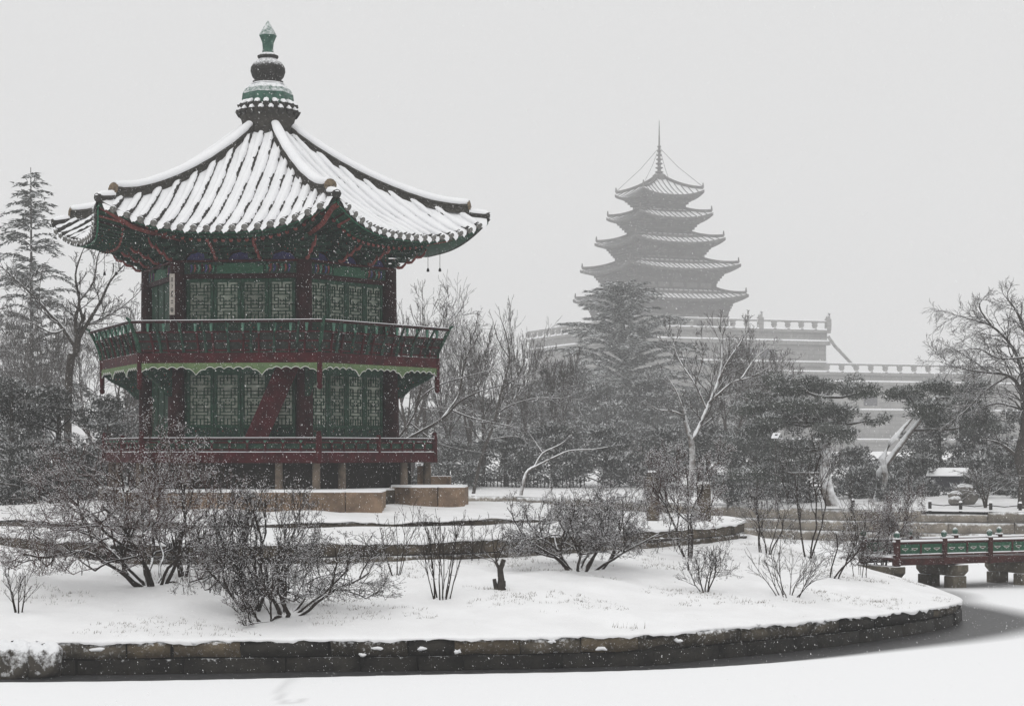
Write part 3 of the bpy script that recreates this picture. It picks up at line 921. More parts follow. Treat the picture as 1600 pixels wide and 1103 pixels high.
# --- stair from the lower gallery to the upper
st = []
d0 = 56.05
for dx in (0.0,):
    foot = to_local(P(391, 0, 55.9)); foot.z = 4.0
    head = to_local(P(452, 0, 56.3)); head.z = 6.42
dirv = (head - foot)
side = Vector((0.25, -1.0, 0)).normalized()
for s_ in (0.0, 0.62):
    b = MB()
    off = -side * s_
    w = 0.33
    pts = [foot + off, head + off]
    xdir = Vector((dirv.x, dirv.y, 0)).normalized()
    quad = [foot + off - xdir * w, foot + off + xdir * w, head + off + xdir * w, head + off - xdir * w]
    th = side * 0.045
    b.add([q + th for q in quad] + [q - th for q in quad], [(0, 1, 2, 3), (7, 6, 5, 4), (0, 4, 5, 1), (1, 5, 6, 2), (2, 6, 7, 3), (3, 7, 4, 0)])
    b.obj('stair_stringer', M_red, pav)
for q in range(1, 9):
    c = foot.lerp(head, q / 9.0)
    b = MB()
    xdir = Vector((dirv.x, dirv.y, 0)).normalized()
    v0 = c - side * 0.05; v1 = c - side * 0.58
    b.add([p + xdir * e + Vector((0, 0, h)) for h in (0, 0.04) for p in (v0, v1) for e in (-0.15, 0.15)],
          [(0, 1, 3, 2), (4, 6, 7, 5), (0, 4, 5, 1), (2, 3, 7, 6), (0, 2, 6, 4), (1, 5, 7, 3)])
    b.obj('stair_tread', M_redd, pav)

# --- beams and painted frieze above the upper doors
facepart('lintel', lambda b: b.box(-hc + 0.15, hc - 0.15, -ac - 0.06, -ac + 0.1, 8.80, 8.93), M_redd)
facepart('frieze_beam', lambda b: b.box(-hc + 0.12, hc - 0.12, -ac - 0.05, -ac + 0.1, 8.932, 9.24), M_gpat)
facepart('frieze_panel', lambda b: b.box(-0.66, 0.66, -ac - 0.075, -ac - 0.051, 8.955, 9.20), mat('mid_green_paint', (0.035, 0.115, 0.066), (0.02, 0.07, 0.042), rough=0.6, scale=14, detail=8))
facepart('frieze_panel_edge', lambda b: b.box(-0.67, 0.67, -ac - 0.079, -ac - 0.052, 9.201, 9.213).box(-0.67, 0.67, -ac - 0.079, -ac - 0.052, 8.942, 8.954), M_gline)
for sx in (-1, 1):
    for q, (x_, w_, m_) in enumerate(((0.76, 0.035, M_gline), (0.86, 0.045, M_pink), (0.97, 0.05, M_blue), (1.08, 0.04, M_red), (1.18, 0.045, M_jade), (1.29, 0.04, M_pink), (1.39, 0.04, M_blue))):
        facepart('painted_motif', lambda b: b.plate([(sx * x_ - w_, 8.96), (sx * x_ + w_ * 0.2, 9.0), (sx * x_ + w_, 9.1), (sx * x_ + w_ * 0.3, 9.2), (sx * x_ - w_ * 0.8, 9.17), (sx * x_ - w_ * 0.2, 9.08)], -ac - 0.062, -ac - 0.0505), m_)
facepart('red_plate', lambda b: b.box(-hc - 0.12, hc + 0.12, -ac - 0.17, -ac + 0.1, 9.25, 9.305), M_red)
facepart('upper_frieze', lambda b: b.box(-hc + 0.1, hc - 0.1, -ac + 0.02, -ac + 0.1, 9.306, 10.0), M_gpat)
facepart('frieze_line', lambda b: b.box(-hc * 0.5, hc * 0.5, -ac - 0.005, -ac + 0.019, 9.62, 9.64), M_gline)


def mound(b, x0, w, h):
    pts = [(x0 - w, 9.31)] + [(x0 - w * math.cos(q), 9.31 + h * math.sin(q) * (1 + 0.06 * math.sin(9 * q))) for q in np.linspace(0.1, math.pi - 0.1, 15)] + [(x0 + w, 9.31)]
    b.plate(pts[::-1], -ac - 0.02, -ac + 0.015)


for x0 in (-1.2, 0.0, 1.2):
    facepart('lotus_panel', lambda b: mound(b, x0, 0.34, 0.21), M_blue)
    # wooden surround of the lotus panel
    def rim(b):
        pts = [Vector((x0 - 0.37 * math.cos(q), -ac - 0.02, 9.315 + 0.245 * math.sin(q))) for q in np.linspace(0.0, math.pi, 13)]
        b.tube(pts, 0.02, 5)
    facepart('lotus_rim', rim, M_redd)

MB().prism(hexa(RC - 0.012), 9.2, 10.12).obj('bracket_wall', M_gpat, pav)
# bracket sets: tiers of outward noses and cross arms
def bracket(ang, a_wall, big):
    Mx = Matrix.Rotation(ang - R(90), 4, 'Z') @ Matrix.Translation((a_wall, 0, 0))
    b = MB()
    b.box(-0.1, 0.16, -0.13, 0.13, 9.16, 9.32, Mx)
    for t, (z, o, w) in enumerate(((9.32, 0.30, 0.34), (9.47, 0.58, 0.46), (9.62, 0.86, 0.54), (9.76, 1.08, 0.3))):
        b.box(-0.1, o - 0.05, -0.05, 0.05, z, z + 0.115, Mx)
        b.box(o - 0.13, o - 0.03, -w, w, z + 0.02, z + 0.10, Mx)
        for s_ in (-1, 0, 1): b.box(o - 0.15, o - 0.01, s_ * w * 0.86 - 0.055, s_ * w * 0.86 + 0.055, z + 0.102, z + 0.15, Mx)
    br_ = b.obj('bracket_set', M_gpat, pav)
    n = MB()
    for z, o in ((9.33, 0.30), (9.48, 0.58), (9.63, 0.86)):
        pts = [(o - 0.12, z + 0.06), (o, z - 0.01), (o + 0.10, z + 0.0), (o + 0.2, z + 0.10), (o + 0.27, z + 0.24)]
        n.tube([Mx @ Vector((x, 0, zz)) for x, zz in pts], [0.05, 0.05, 0.045, 0.034, 0.014], 6)
    n.obj('bracket_nose', M_pink, br_)
    return br_


for k in (-2, -1, 0, 1): bracket(R(60 * k + 30), RC - 0.02, True)
for k in FACES:
    for s_ in (-0.62, 0.62):
        p = FM(k) @ Vector((s_, -ac, 0))
        bb = bracket(R(60 * k), 0.0, False)
        for o in (bb,): o.location = (p.x, p.y, 0)

# --- roof surface
A_MID, A_TIP = 5.28, 5.70
A_TOP = 0.62


def prof(a):
    t = np.clip((a - A_TOP) / (A_MID - A_TOP), 0, 1.12)
    return 13.28 - 3.30 * (1.42 * t - 0.42 * t ** 2)


def roof_z(a, s):
    u = np.clip(np.abs(s) / (np.maximum(a, 0.05) * T30), 0, 1.2)
    t = np.clip((a - A_TOP) / (A_TIP - A_TOP), 0, 1.1)
    return prof(a) + 0.92 * (u ** 2.6) * (t ** 1.7) + 0.12 * np.sin(np.pi * np.clip(t, 0, 1)) * u ** 2


def eave_a(s):
    u = np.abs(s) / (A_TIP * T30)
    return A_MID + (A_TIP - A_MID) * u ** 2


roof = empty('roof', (0, 0, 0)); roof.parent = pav
sN, aN = 25, 22
for k in ALLF:
    V = []
    for i in range(aN + 1):
        for j in range(sN):
            u = -1 + 2 * j / (sN - 1)
            ae = A_MID + (A_TIP - A_MID) * u ** 2
            a = A_TOP + (ae - A_TOP) * i / aN
            s = u * a * T30
            V.append((s, -a, float(roof_z(a, s)) - 0.05))
    F = [(i * sN + j, (i + 1) * sN + j, (i + 1) * sN + j + 1, i * sN + j + 1) for i in range(aN) for j in range(sN - 1)]
    link('roof_bed', mesh_np('roof_bed', V, F, M_tile, True), roof, None, R(60 * k))
    if k not in FACES:
        link('roof_snow_sheet', mesh_np('roof_snow_sheet', np.array(V) + np.array([0, 0, 0.07]), F, M_snow, True), roof, None, R(60 * k))

NROW = 18
sp = 2 * A_TIP * T30 * 0.965 / NROW
rr_ = random.Random(3)


def row_line(s, a_from, a_to, n, dz):
    return [Vector((s, -a, float(roof_z(a, s)) + dz)) for a in np.linspace(a_from, a_to, n)]


for q in range(NROW + 1):
    s = (q - NROW / 2) * sp
    atop = max(A_TOP + 0.12, abs(s) / T30 + 0.10)
    ae = float(eave_a(s))
    if ae - atop < 0.12: continue
    n = max(4, int((ae - atop) / 0.22) + 2)
    # dark cover tiles, stepped at each joint
    b = MB()
    pts = row_line(s, atop, ae, 2 * n, 0.01)
    rad = [0.080 + (0.014 if i % 2 else 0.0) for i in range(2 * n)]
    b.tube(pts, rad, 8)
    me_t = b.mesh('cover_tile_row', M_tile)
    b = MB()
    e = Vector((s, -ae - 0.045, float(roof_z(ae, s)) - 0.012))
    d = (pts[-1] - pts[-2]).normalized()
    b.tube([e, e + d * 0.05], [0.098, 0.098], 12)
    b.tube([e + d * 0.05, e + d * 0.065], [0.07, 0.055], 12)
    me_e = b.mesh('tile_end', M_tileend)
    # snow lying on the row
    for k in FACES:
        b = MB()
        g = random.Random(q * 7 + k)
        sp_ = row_line(s - 0.020, atop - 0.02, ae + 0.02 + g.uniform(-0.03, 0.02), n + 2, 0.058)
        rs_ = [0.092 + 0.012 * math.sin(i * 0.9 + q * 2.1 + k) + g.uniform(-0.014, 0.016) for i in range(len(sp_))]; rs_[-1] *= 0.55; rs_[0] *= 0.8
        b.tube(sp_, rs_, 8, squash=0.85)
        link('cover_tile_row', me_t, roof, None, R(60 * k))
        link('tile_end', me_e, roof, None, R(60 * k))
        b.obj('row_snow', M_snow, roof, None, R(60 * k))
for q in range(NROW):
    s = (q - NROW / 2 + 0.5) * sp
    atop = max(A_TOP + 0.05, (abs(s)) / T30 + 0.02)
    ae = float(eave_a(s))
    if ae - atop < 0.15: continue
    for k in FACES:
        g = random.Random(q * 13 + k + 100)
        n = max(4, int((ae - atop) / 0.25) + 2)
        V = []
        end = ae + 0.09 + g.uniform(-0.02, 0.035)
        al = list(np.linspace(atop, end - 0.1, n)) + [end - 0.05, end - 0.015, end]
        wl = [0.5] * n + [0.36, 0.27, 0.11]
        m = len(al)
        for i, a in enumerate(al):
            drop = 0.0 if i < n else (0.015, 0.05, 0.12)[i - n]
            for c, hgt in zip((-1, -0.55, 0, 0.55, 1), (-0.015, 0.018, 0.03, 0.035, 0.035)):
                x = s + c * sp * wl[i]
                bump = 0.010 * math.sin(a * 21 + q) + g.uniform(-0.018, 0.014) if i < n else 0
                V.append((x, -a, float(roof_z(a, x)) + hgt + bump - drop + 0.0))
        F = [(i * 5 + j, (i + 1) * 5 + j, (i + 1) * 5 + j + 1, i * 5 + j + 1) for i in range(m - 1) for j in range(4)]
        # underside of the overhanging tongue
        link('channel_snow', mesh_np('channel_snow', V, F, M_snow, True), roof, None, R(60 * k))
        if True:
            # concave eave tile below the snow tongue
            b = MB()
            pts = [Vector((s + c * sp * 0.48, -ae - 0.02, float(roof_z(ae, s)) - 0.05 - 0.06 * (1 - c * c))) for c in (-1, -0.5, 0, 0.5, 1)]
            b.tube(pts, 0.028, 5)
            b.obj('eave_tile', M_tile, roof, None, R(60 * k))

# hip ridges
for k in (-2, -1, 0, 1, 2, 3):
    q = R(60 * k + 30)
    dv = Vector((math.sin(q), -math.cos(q), 0))
    rads = np.linspace(0.75, 5.95, 22)
    lift = lambda r: 0.10 * max(0, (r - 4.6) / 1.3) ** 2
    line = [dv * r + Vector((0, 0, float(roof_z(r * 0.866, r * 0.5)) + 0.02 + lift(r))) for r in rads]
    b = MB()
    nrm = Vector((dv.y, -dv.x, 0))
    V = []; F = []
    for p in line:
        V += [p + nrm * 0.14 - Vector((0, 0, 0.1)), p + nrm * 0.12 + Vector((0, 0, 0.17)), p - nrm * 0.12 + Vector((0, 0, 0.17)), p - nrm * 0.14 - Vector((0, 0, 0.1))]
    for i in range(len(line) - 1):
        a = 4 * i
        F += [(a, a + 1, a + 5, a + 4), (a + 1, a + 2, a + 6, a + 5), (a + 2, a + 3, a + 7, a + 6)]
    F += [(0, 3, 2, 1), (len(V) - 4, len(V) - 3, len(V) - 2, len(V) - 1)]
    b.add(V, F)
    for hgt in (0.03, 0.10):
        for s_ in (-1, 1): b.tube([p + nrm * s_ * 0.135 + Vector((0, 0, hgt)) for p in line], 0.017, 4, caps=False)
    b.obj('hip_ridge', M_plaster, roof)
    b = MB()
    b.tube([p + Vector((0, 0, 0.19)) for p in line], [0.10] * len(line), 8)
    b.obj('ridge_tile', M_tile, roof)
    b = MB()
    g = random.Random(k + 50)
    rs_ = [0.155 + g.uniform(-0.008, 0.008) for _ in line]; rs_[0] = 0.12; rs_[-1] = 0.12
    b.tube([p + Vector((0, 0, 0.235)) for p in line], rs_, 10, squash=0.75)
    b.obj('ridge_snow', M_snow, roof)
    e = line[-1] + dv * 0.02
    b = MB()
    b.lathe([(0.17, -0.03), (0.17, 0.03)], 12, smooth=False)
    o = b.obj('ridge_end_tile', M_clay, roof)
    o.matrix_local = Matrix.Translation(e + Vector((0, 0, 0.12))) @ Matrix.Rotation(q - R(90), 4, 'Z') @ Matrix.Rotation(R(80), 4, 'Y')
    # little corner tile with snow at the tip
    r1_ = 5.98; r2_ = 6.55
    l2 = [dv * r + Vector((0, 0, float(roof_z(r * 0.866, r * 0.5)) + 0.04)) for r in np.linspace(r1_, r2_, 5)]
    b = MB(); b.tube(l2, 0.12, 8); b.obj('corner_tile', M_tile, roof)
    b = MB(); b.tube([p + Vector((0, 0, 0.075)) for p in l2[:-1]] + [l2[-1] + Vector((0, 0, 0.04))], [0.13, 0.13, 0.125, 0.12, 0.07], 8, squash=0.8); b.obj('corner_snow', M_snow, roof)

# eaves underside: soffit, rafters, flying rafters, boards
A_R = 4.55       # ends of the round rafters


def fly_z(a, s): return float(roof_z(a, s)) - 0.16


def eave_pt(u, fr, dz):
    """u along the side -1..1, fr 0 at round-rafter ends .. 1 at the eave edge"""
    ae = A_MID + (A_TIP - A_MID) * u * u - 0.06
    ar = A_R + 0.30 * u * u
    a = ar + (ae - ar) * fr
    s_e = u * ae * T30
    ze = float(roof_z(ae, s_e)) - 0.12
    zr = ze - 0.20
    return Vector((u * a * T30, -a, zr + (ze - zr) * fr + dz))


for k in ALLF:
    us = np.linspace(-1, 1, 27)
    V = []
    for u in us:
        e = eave_pt(u, 1, 0.06); r = eave_pt(u, 0, 0.12)
        w_in = Vector((u * ac * T30 * 1.0, -ac, 10.05))
        V += [e, r, w_in]
    F = []
    for i in range(26):
        for j in range(2):
            F.append((3 * i + j, 3 * i + 3 + j, 3 * i + 4 + j, 3 * i + 1 + j))
    link('soffit', mesh_np('soffit', V, F, M_green), roof, None, R(60 * k))


def strip(us, fr, dz, hgt, thick):
    b = MB(); V = []; F = []
    for u in us:
        p = eave_pt(u, fr, dz)
        V += [p + Vector((0, -thick, 0)), p + Vector((0, -thick, hgt)), p + Vector((0, 0.02, hgt)), p + Vector((0, 0.02, 0))]
    for i in range(len(us) - 1):
        a = 4 * i
        for j in range(4): F.append((a + j, a + (j + 1) % 4, a + 4 + (j + 1) % 4, a + 4 + j))
    b.add(V, F); return b


us = np.linspace(-0.995, 0.995, 33)
for nm, fr, dz, hg, thk, mt in (('eave_board', 1.0, -0.035, 0.10, 0.02, M_gpat), ('eave_line', 1.0, -0.05, 0.014, 0.03, M_gline), ('tile_board', 1.0, 0.066, 0.06, 0.035, M_dark),
                                ('rafter_board', 0.02, 0.09, 0.05, 0.03, M_gline)):
    me = strip(us, fr, dz, hg, thk).mesh(nm, mt)
    for k in FACES: link(nm, me, roof, None, R(60 * k))
NR = 24
for q in range(NR):
    u = -0.96 + 1.92 * q / (NR - 1)
    r = eave_pt(u, 0, 0.03)
    inner = Vector((u * 0.94 * ac * T30, -ac + 0.1, 10.0))
    b = MB(); b.tube([inner, r], [0.07, 0.062], 8); me1 = b.mesh('rafter', M_gpat)
    d = (r - inner).normalized()
    b = MB(); b.tube([r - d * 0.02, r + d * 0.012], [0.056, 0.056], 10); b.tube([r + d * 0.012, r + d * 0.016], [0.03, 0.03], 8); me2 = b.mesh('rafter_end', M_pink)
    e = eave_pt(u * 0.99, 1, -0.01); r0 = eave_pt(u, -0.35, 0.10)
    b = MB(); b.tube([r0, e], [0.042, 0.034], 4, smooth=False); me3 = b.mesh('flying_rafter', M_gpat if abs(u) < 0.72 else (M_redd if q % 2 else M_pink))
    for k in FACES:
        link('rafter', me1, roof, None, R(60 * k)); link('rafter_end', me2, roof, None, R(60 * k)); link('flying_rafter', me3, roof, None, R(60 * k))
# hip rafters with hanging wind chimes
for k in (-2, -1, 0, 1):
    q = R(60 * k + 30); dv = Vector((math.sin(q), -math.cos(q), 0))
    zt_ = float(roof_z(6.45 * 0.866, 6.45 * 0.5))
    b = MB()
    b.tube([dv * 3.4 + Vector((0, 0, 9.85)), dv * 5.3 + Vector((0, 0, zt_ - 0.62)), dv * 6.40 + Vector((0, 0, zt_ - 0.2))], [0.085, 0.085, 0.075], 4, smooth=False)
    b.obj('hip_rafter', M_pink, roof)
for k, aa in ((1, 4.75), (1, 5.1), (-2, 4.6), (-2, 4.95)):
    q = R(60 * k + 30); dv = Vector((math.sin(q), -math.cos(q), 0))
    p = dv * aa
    b = MB(); b.tube([p + Vector((0, 0, 9.85)), p + Vector((0, 0, 9.3))], 0.007, 4)
    b.lathe([(0.015, 9.31), (0.035, 9.27), (0.045, 9.21), (0.02, 9.2)], 6, (p.x, p.y))
    b.obj('wind_chime', M_iron, roof)

# --- finial
fin = empty('finial', (0, 0, 0)); fin.parent = pav
MB().lathe([(0.70, 13.0), (0.72, 13.3), (0.76, 13.6), (0.84, 13.85), (0.80, 13.98), (0.74, 14.1)], 18).obj('finial_drum', M_plaster, fin)
for row, (rad, z, nn) in enumerate(((0.80, 14.06, 18), (0.86, 13.88, 18))):
    for i in range(nn):
        q = 2 * math.pi * (i + 0.5 * row) / nn
        d = Vector((math.cos(q), math.sin(q), 0)); t = Vector((-d.y, d.x, 0))
        b = MB()
        b.tube([d * (rad - 0.18) + Vector((0, 0, z + 0.10)), d * (rad + 0.05) + Vector((0, 0, z - 0.04))], [0.09, 0.10], 8)
        o = b.obj('finial_tile', M_tile, fin)
        b = MB()
        b.tube([d * (rad - 0.16) + Vector((0, 0, z + 0.15)), d * (rad - 0.04) + Vector((0, 0, z + 0.10)), d * (rad + 0.05) + Vector((0, 0, z + 0.03))], [0.07, 0.09, 0.06], 7, squash=0.8)
        b.obj('finial_tile_snow', M_snow, fin)
MB().lathe([(0.76, 14.08), (0.76, 14.3), (0.74, 14.45), (0.66, 14.6), (0.55, 14.7), (0.46, 14.76)], 6, rot=R(20), smooth=False).obj('finial_bell', M_bronze, fin)
MB().lathe([(0.5, 14.74), (0.42, 14.79), (0.1, 14.80)], 14).obj('finial_snow', M_snow, fin)
MB().lathe([(0.44, 14.78), (0.45, 14.82), (0.38, 14.86), (0.46, 14.95), (0.51, 15.1), (0.50, 15.22), (0.42, 15.36), (0.28, 15.45), (0.24, 15.5)], 20).obj('finial_pot', M_darkfin, fin)
MB().lathe([(0.28, 15.49), (0.31, 15.53), (0.31, 15.57), (0.22, 15.62), (0.18, 15.66)], 16).obj('finial_ring', M_darkfin, fin)
MB().lathe([(0.175, 15.64), (0.155, 15.78), (0.17, 15.95), (0.24, 16.12), (0.265, 16.17), (0.16, 16.36), (0.0, 16.62)], 6, rot=R(25), smooth=False).obj('finial_spike', M_bronze, fin)

# --- inscribed board hanging on the left front column
pc = vert(RC, -1)
bl = to_local(P(269, 492, 56.25)); tl = to_local(P(272, 428, 56.25))
bz0, bz1 = zpix(492, 56.25), zpix(428, 56.25)
Mb = Matrix.Translation((bl.x, bl.y, 0)) @ Matrix.Rotation(-PAV_ROT, 4, 'Z')
b = MB(); b.box(-0.07, 0.07, -0.02, 0.02, bz0, bz1, Mb)
bo = b.obj('inscribed_board', M_board, pav)
b = MB()
H = bz1 - bz0
rg = random.Random(9)
for c, st_ in ((0.86, 0), (0.70, 1), (0.55, 2), (0.46, 3), (0.32, 4), (0.12, 5)):
    zc = bz0 + H * c
    strokes = [[(-.03, .04, .03, .04), (-.03, 0, .03, 0), (0, .05, 0, -.06), (-.035, -.05, .035, -.05)],
               [(0, .07, 0, -.06), (0, .01, .025, .01)],
               [(-.03, .03, .03, .0), (.03, .05, -.03, -.04), (-.03, -.05, .02, -.02)],
               [(-.025, .02, .025, .02), (0, .04, -.03, -.04), (0, .02, .03, -.04)],
               [(-.03, .04, -.02, .02), (.0, .05, .0, .0), (.02, .04, .03, .02), (-.03, -.03, .0, -.05), (.0, -.05, .03, -.02)],
               [(-.03, .05, .03, .05), (-.03, .05, -.03, -.04), (.03, .05, .03, -.04), (-.03, -.04, .03, -.04), (-.03, 0, .03, 0), (0, .05, 0, -.07)]][st_]
    for x0, z0, x1, z1 in strokes:
        L_ = math.hypot(x1 - x0, z1 - z0); nx_, nz_ = -(z1 - z0) / L_ * 0.008, (x1 - x0) / L_ * 0.008
        b.plate([(x0 + nx_, zc + z0 + nz_), (x1 + nx_, zc + z1 + nz_), (x1 - nx_, zc + z1 - nz_), (x0 - nx_, zc + z0 - nz_)], -0.026, -0.021, Mb)
b.obj('lettering', M_ink, bo)

# ------------------------------------------------------------------ wooden bridge on stone piers
# near rail post seen at (1475, ~855); axis recedes to the right
bd = 59.6
B0 = P(1475, 0, bd); B0.z = 0
ang = R(28)
M_bred = mat('bridge_red_paint', (0.062, 0.018, 0.016), (0.03, 0.011, 0.010), rough=0.7, scale=5, detail=8, snow=(0.75, 0.95), snow_scale=12, snow_noise=0.35)
bridge = empty('footbridge', (B0.x, B0.y, 0), ang)
tag(bridge, 'red and green wooden footbridge on stone piers joining the island at right', 'bridge')
BAY = 1.72; BW = 1.55
zt = zpix(843, bd)      # top of near rail at the first post
zb = zpix(881, bd)      # underside of the beam
lo, hi = -1.85, 8.6
def arch(x): return 0.05 * (x / BAY) * 0.5
b = MB(); b.box(lo, hi, 0.04, BW - 0.04, zb + 0.15, zb + 0.22); b.obj('deck', M_bred, bridge)
b = MB(); b.box(lo, hi, 0.1, BW - 0.1, zb + 0.221, zb + 0.28); b.obj('deck_snow', M_snow, bridge)
for y0, y1, side in ((-0.05, 0.06, -1), (BW - 0.06, BW + 0.05, 1)):
    b = MB(); b.box(lo, hi, y0, y1, zb, zb + 0.20); b.obj('side_beam', M_bred, bridge)
    yc = (y0 + y1) / 2
    b = MB(); b.box(lo, hi, yc - 0.03, yc + 0.03, zb + 0.245, zb + 0.30); b.obj('bottom_rail', M_bred, bridge)
    b = MB(); b.box(lo, hi, yc - 0.032, yc + 0.032, zb + 0.302, zb + 0.318); b.obj('rail_snow', M_snow, bridge)
    b = MB(); b.tube([(lo, yc, zt - 0.06), (hi, yc, zt - 0.06)], 0.045, 8); b.obj('top_rail', M_bred, bridge)
    b = MB(); b.tube([(lo, yc, zt - 0.012), (hi, yc, zt - 0.012)], 0.05, 8, squash=0.7); b.obj('rail_snow', M_snow, bridge)
    n = int((hi - lo) / BAY) + 1
    for q in range(-1, 6):
        x = q * BAY
        if x < lo or x > hi: continue
        b = MB(); b.box(x - 0.075, x + 0.075, yc - 0.075, yc + 0.075, zb - 0.02, zt + 0.05); po = b.obj('post', M_bred, bridge); bevel(po, 0.012)
        b = MB(); b.box(x - 0.085, x + 0.085, yc - 0.085, yc + 0.085, zt + 0.052, zt + 0.085); b.obj('post_snow', M_snow, bridge)
        b = MB(); b.lathe([(0.05, zt + 0.08), (0.08, zt + 0.13), (0.085, zt + 0.19), (0.06, zt + 0.25), (0.0, zt + 0.29)], 10, (x, yc)); b.obj('post_bud', M_bronze, bridge)
    for q in range(-2, 6):
        for h in (0, 1):
            x0 = q * BAY + h * BAY / 2 + 0.08 * (1 - h) + 0.03 * h; x1 = q * BAY + (h + 1) * BAY / 2 - 0.03 * (1 - h) - 0.08 * h
            if x0 < lo or x1 > hi: continue
            b = MB(); b.box(x0, x1, yc - 0.012, yc + 0.012, zb + 0.33, zt - 0.11); pn = b.obj('panel', mat('bridge_green', (0.03, 0.105, 0.062), (0.016, 0.06, 0.036), rough=0.7, scale=7, detail=8), bridge)
            if side < 0:
                for c in (0.28, 0.74):
                    xc = x0 + (x1 - x0) * c; zc = (zb + 0.33 + zt - 0.11) / 2 - 0.01
                    m = MB()
                    m.plate([(xc - 0.12, zc + 0.035), (xc - 0.09, zc - 0.005), (xc - 0.04, zc - 0.02), (xc, zc - 0.045), (xc + 0.04, zc - 0.02), (xc + 0.09, zc - 0.005), (xc + 0.12, zc + 0.035)][::-1], yc - 0.016, yc - 0.0125)
                    m.obj('panel_opening_rim', M_white, pn)
                    m = MB()
                    m.plate([(xc - 0.09, zc + 0.022), (xc - 0.07, zc + 0.004), (xc, zc - 0.02), (xc + 0.07, zc + 0.004), (xc + 0.09, zc + 0.022)][::-1], yc - 0.019, yc - 0.0165)
                    m.obj('panel_opening', M_bred, pn)
            if h == 0 and x1 + 0.06 < hi:
                b = MB(); b.box(x1, x1 + 0.06, yc - 0.03, yc + 0.03, zb + 0.30, zt - 0.1); b.obj('half_post', M_bred, bridge)
M_pier = mat('pier_stone', (0.17, 0.15, 0.115), (0.09, 0.08, 0.062), rough=0.85, scale=3, detail=8, snow=(0.6, 0.9), bump=0.5, rand=0.25)
for x in (0.02 + 0.55, 0.57 + 2.65, 0.57 + 5.3, -1.75):
    # cross beam with chamfered ends, two pillars
    b = MB()
    b.add([Vector((x + sx * 0.2, y, z)) for sx in (-1, 1) for y, z in ((-0.18, zb - 0.03), (BW + 0.18, zb - 0.03), (BW + 0.18, zb - 0.22), (BW + 0.0, zb - 0.36), (0.0, zb - 0.36), (-0.18, zb - 0.22))],
          [(0, 1, 2, 3, 4, 5), (11, 10, 9, 8, 7, 6)] + [(i, 6 + i, 6 + (i + 1) % 6, (i + 1) % 6) for i in range(6)])
    o = b.obj('pier_beam', M_pier, bridge); bevel(o, 0.02)
    for y in (0.18, BW - 0.18):
        b = MB(); b.box(x - 0.25, x + 0.25, y - 0.22, y + 0.22, -0.3, zb - 0.362); o = b.obj('pier_pillar', M_pier, bridge); bevel(o, 0.03)

# ------------------------------------------------------------------ stone posts beside the path on the island's far side
for k, (px, pt, pb_, d, w, lb) in enumerate(((1020, 738, 800, 58.0, 0.30, 'square tan granite post standing left of the red budded shrub'), (1100, 756, 806, 58.6, 0.32, 'square tan granite post standing right of the red budded shrub'))):
    p = P(px, 0, d); zt_ = zpix(pt, d)
    r = empty('granite_post', (p.x, d, 2.0), R(12))
    tag(r, lb, 'stone post', 'granite posts on the island')
    b = MB(); b.box(-w / 2, w / 2, -w / 2, w / 2, -0.3, zt_ - 2.12); o = b.obj('shaft', M_wall2, r); bevel(o, 0.02)
    b = MB(); b.lathe([(w * 0.62, zt_ - 2.12), (w * 0.68, zt_ - 2.06), (w * 0.5, zt_ - 2.0), (w * 0.2, zt_ - 1.98)], 4, rot=R(45), smooth=False); b.obj('cap', M_wall2, r)
    b = MB(); b.lathe([(w * 0.5, zt_ - 1.999), (w * 0.45, zt_ - 1.95), (w * 0.1, zt_ - 1.93)], 10); b.obj('cap_snow', M_snow, r)

# ------------------------------------------------------------------ low posts and rope along the far path
for k, (px, py) in enumerate(((1333, 797), (1453, 803), (1501, 806), (1548, 808), (1594, 810))):
    d = float(bank_y((px - 800) / FPX * 88)) + 1.0
    p = P(px, 0, d); z0 = float(far_z(p.x, d))
    r = empty('path_post', (p.x, d, z0))
    tag(r, ['short dark path post behind the shrubs, leftmost of the row on the far bank', 'short snow capped path post above the bridge, second from the left',
            'short snow capped path post above the bridge, middle of the row', 'short snow capped path post above the bridge, second from the right', 'short snow capped path post at the right edge of the picture'][k], 'post', 'path posts on the far bank')
    MB().lathe([(0.075, -0.1), (0.075, 0.30), (0.06, 0.33)], 8).obj('shaft', M_dark, r)
    MB().lathe([(0.08, 0.33), (0.075, 0.38), (0.03, 0.41)], 8).obj('snow_cap', M_snow, r)
    if k in (1, 2, 3):
        b = MB(); b.tube([(0, 0, 0.22), (0.6, 0, 0.16), (1.25, 0, 0.22)], 0.02, 5); b.obj('rope', M_dark, r)

# picket fence far behind, right of the pavilion
fr_ = empty('picket_fence', (0, 0, 0))
tag(fr_, 'low dark picket fence on the far bank right of the pavilion', 'fence')
for q in range(34):
    x = -2.6 + q * 0.2; y = 113.5
    z = float(far_z(x, y))
    b = MB(); b.box(x - 0.03, x + 0.03, y - 0.03, y + 0.03, z - 0.1, z + 0.62 + rnd.uniform(-0.05, 0.05)); b.obj('picket', M_dark, fr_)
z = float(far_z(0, 113.5))
b = MB(); b.box(-2.7, 4.1, 113.54, 113.58, z + 0.38, z + 0.44); b.obj('rail', M_dark, fr_)

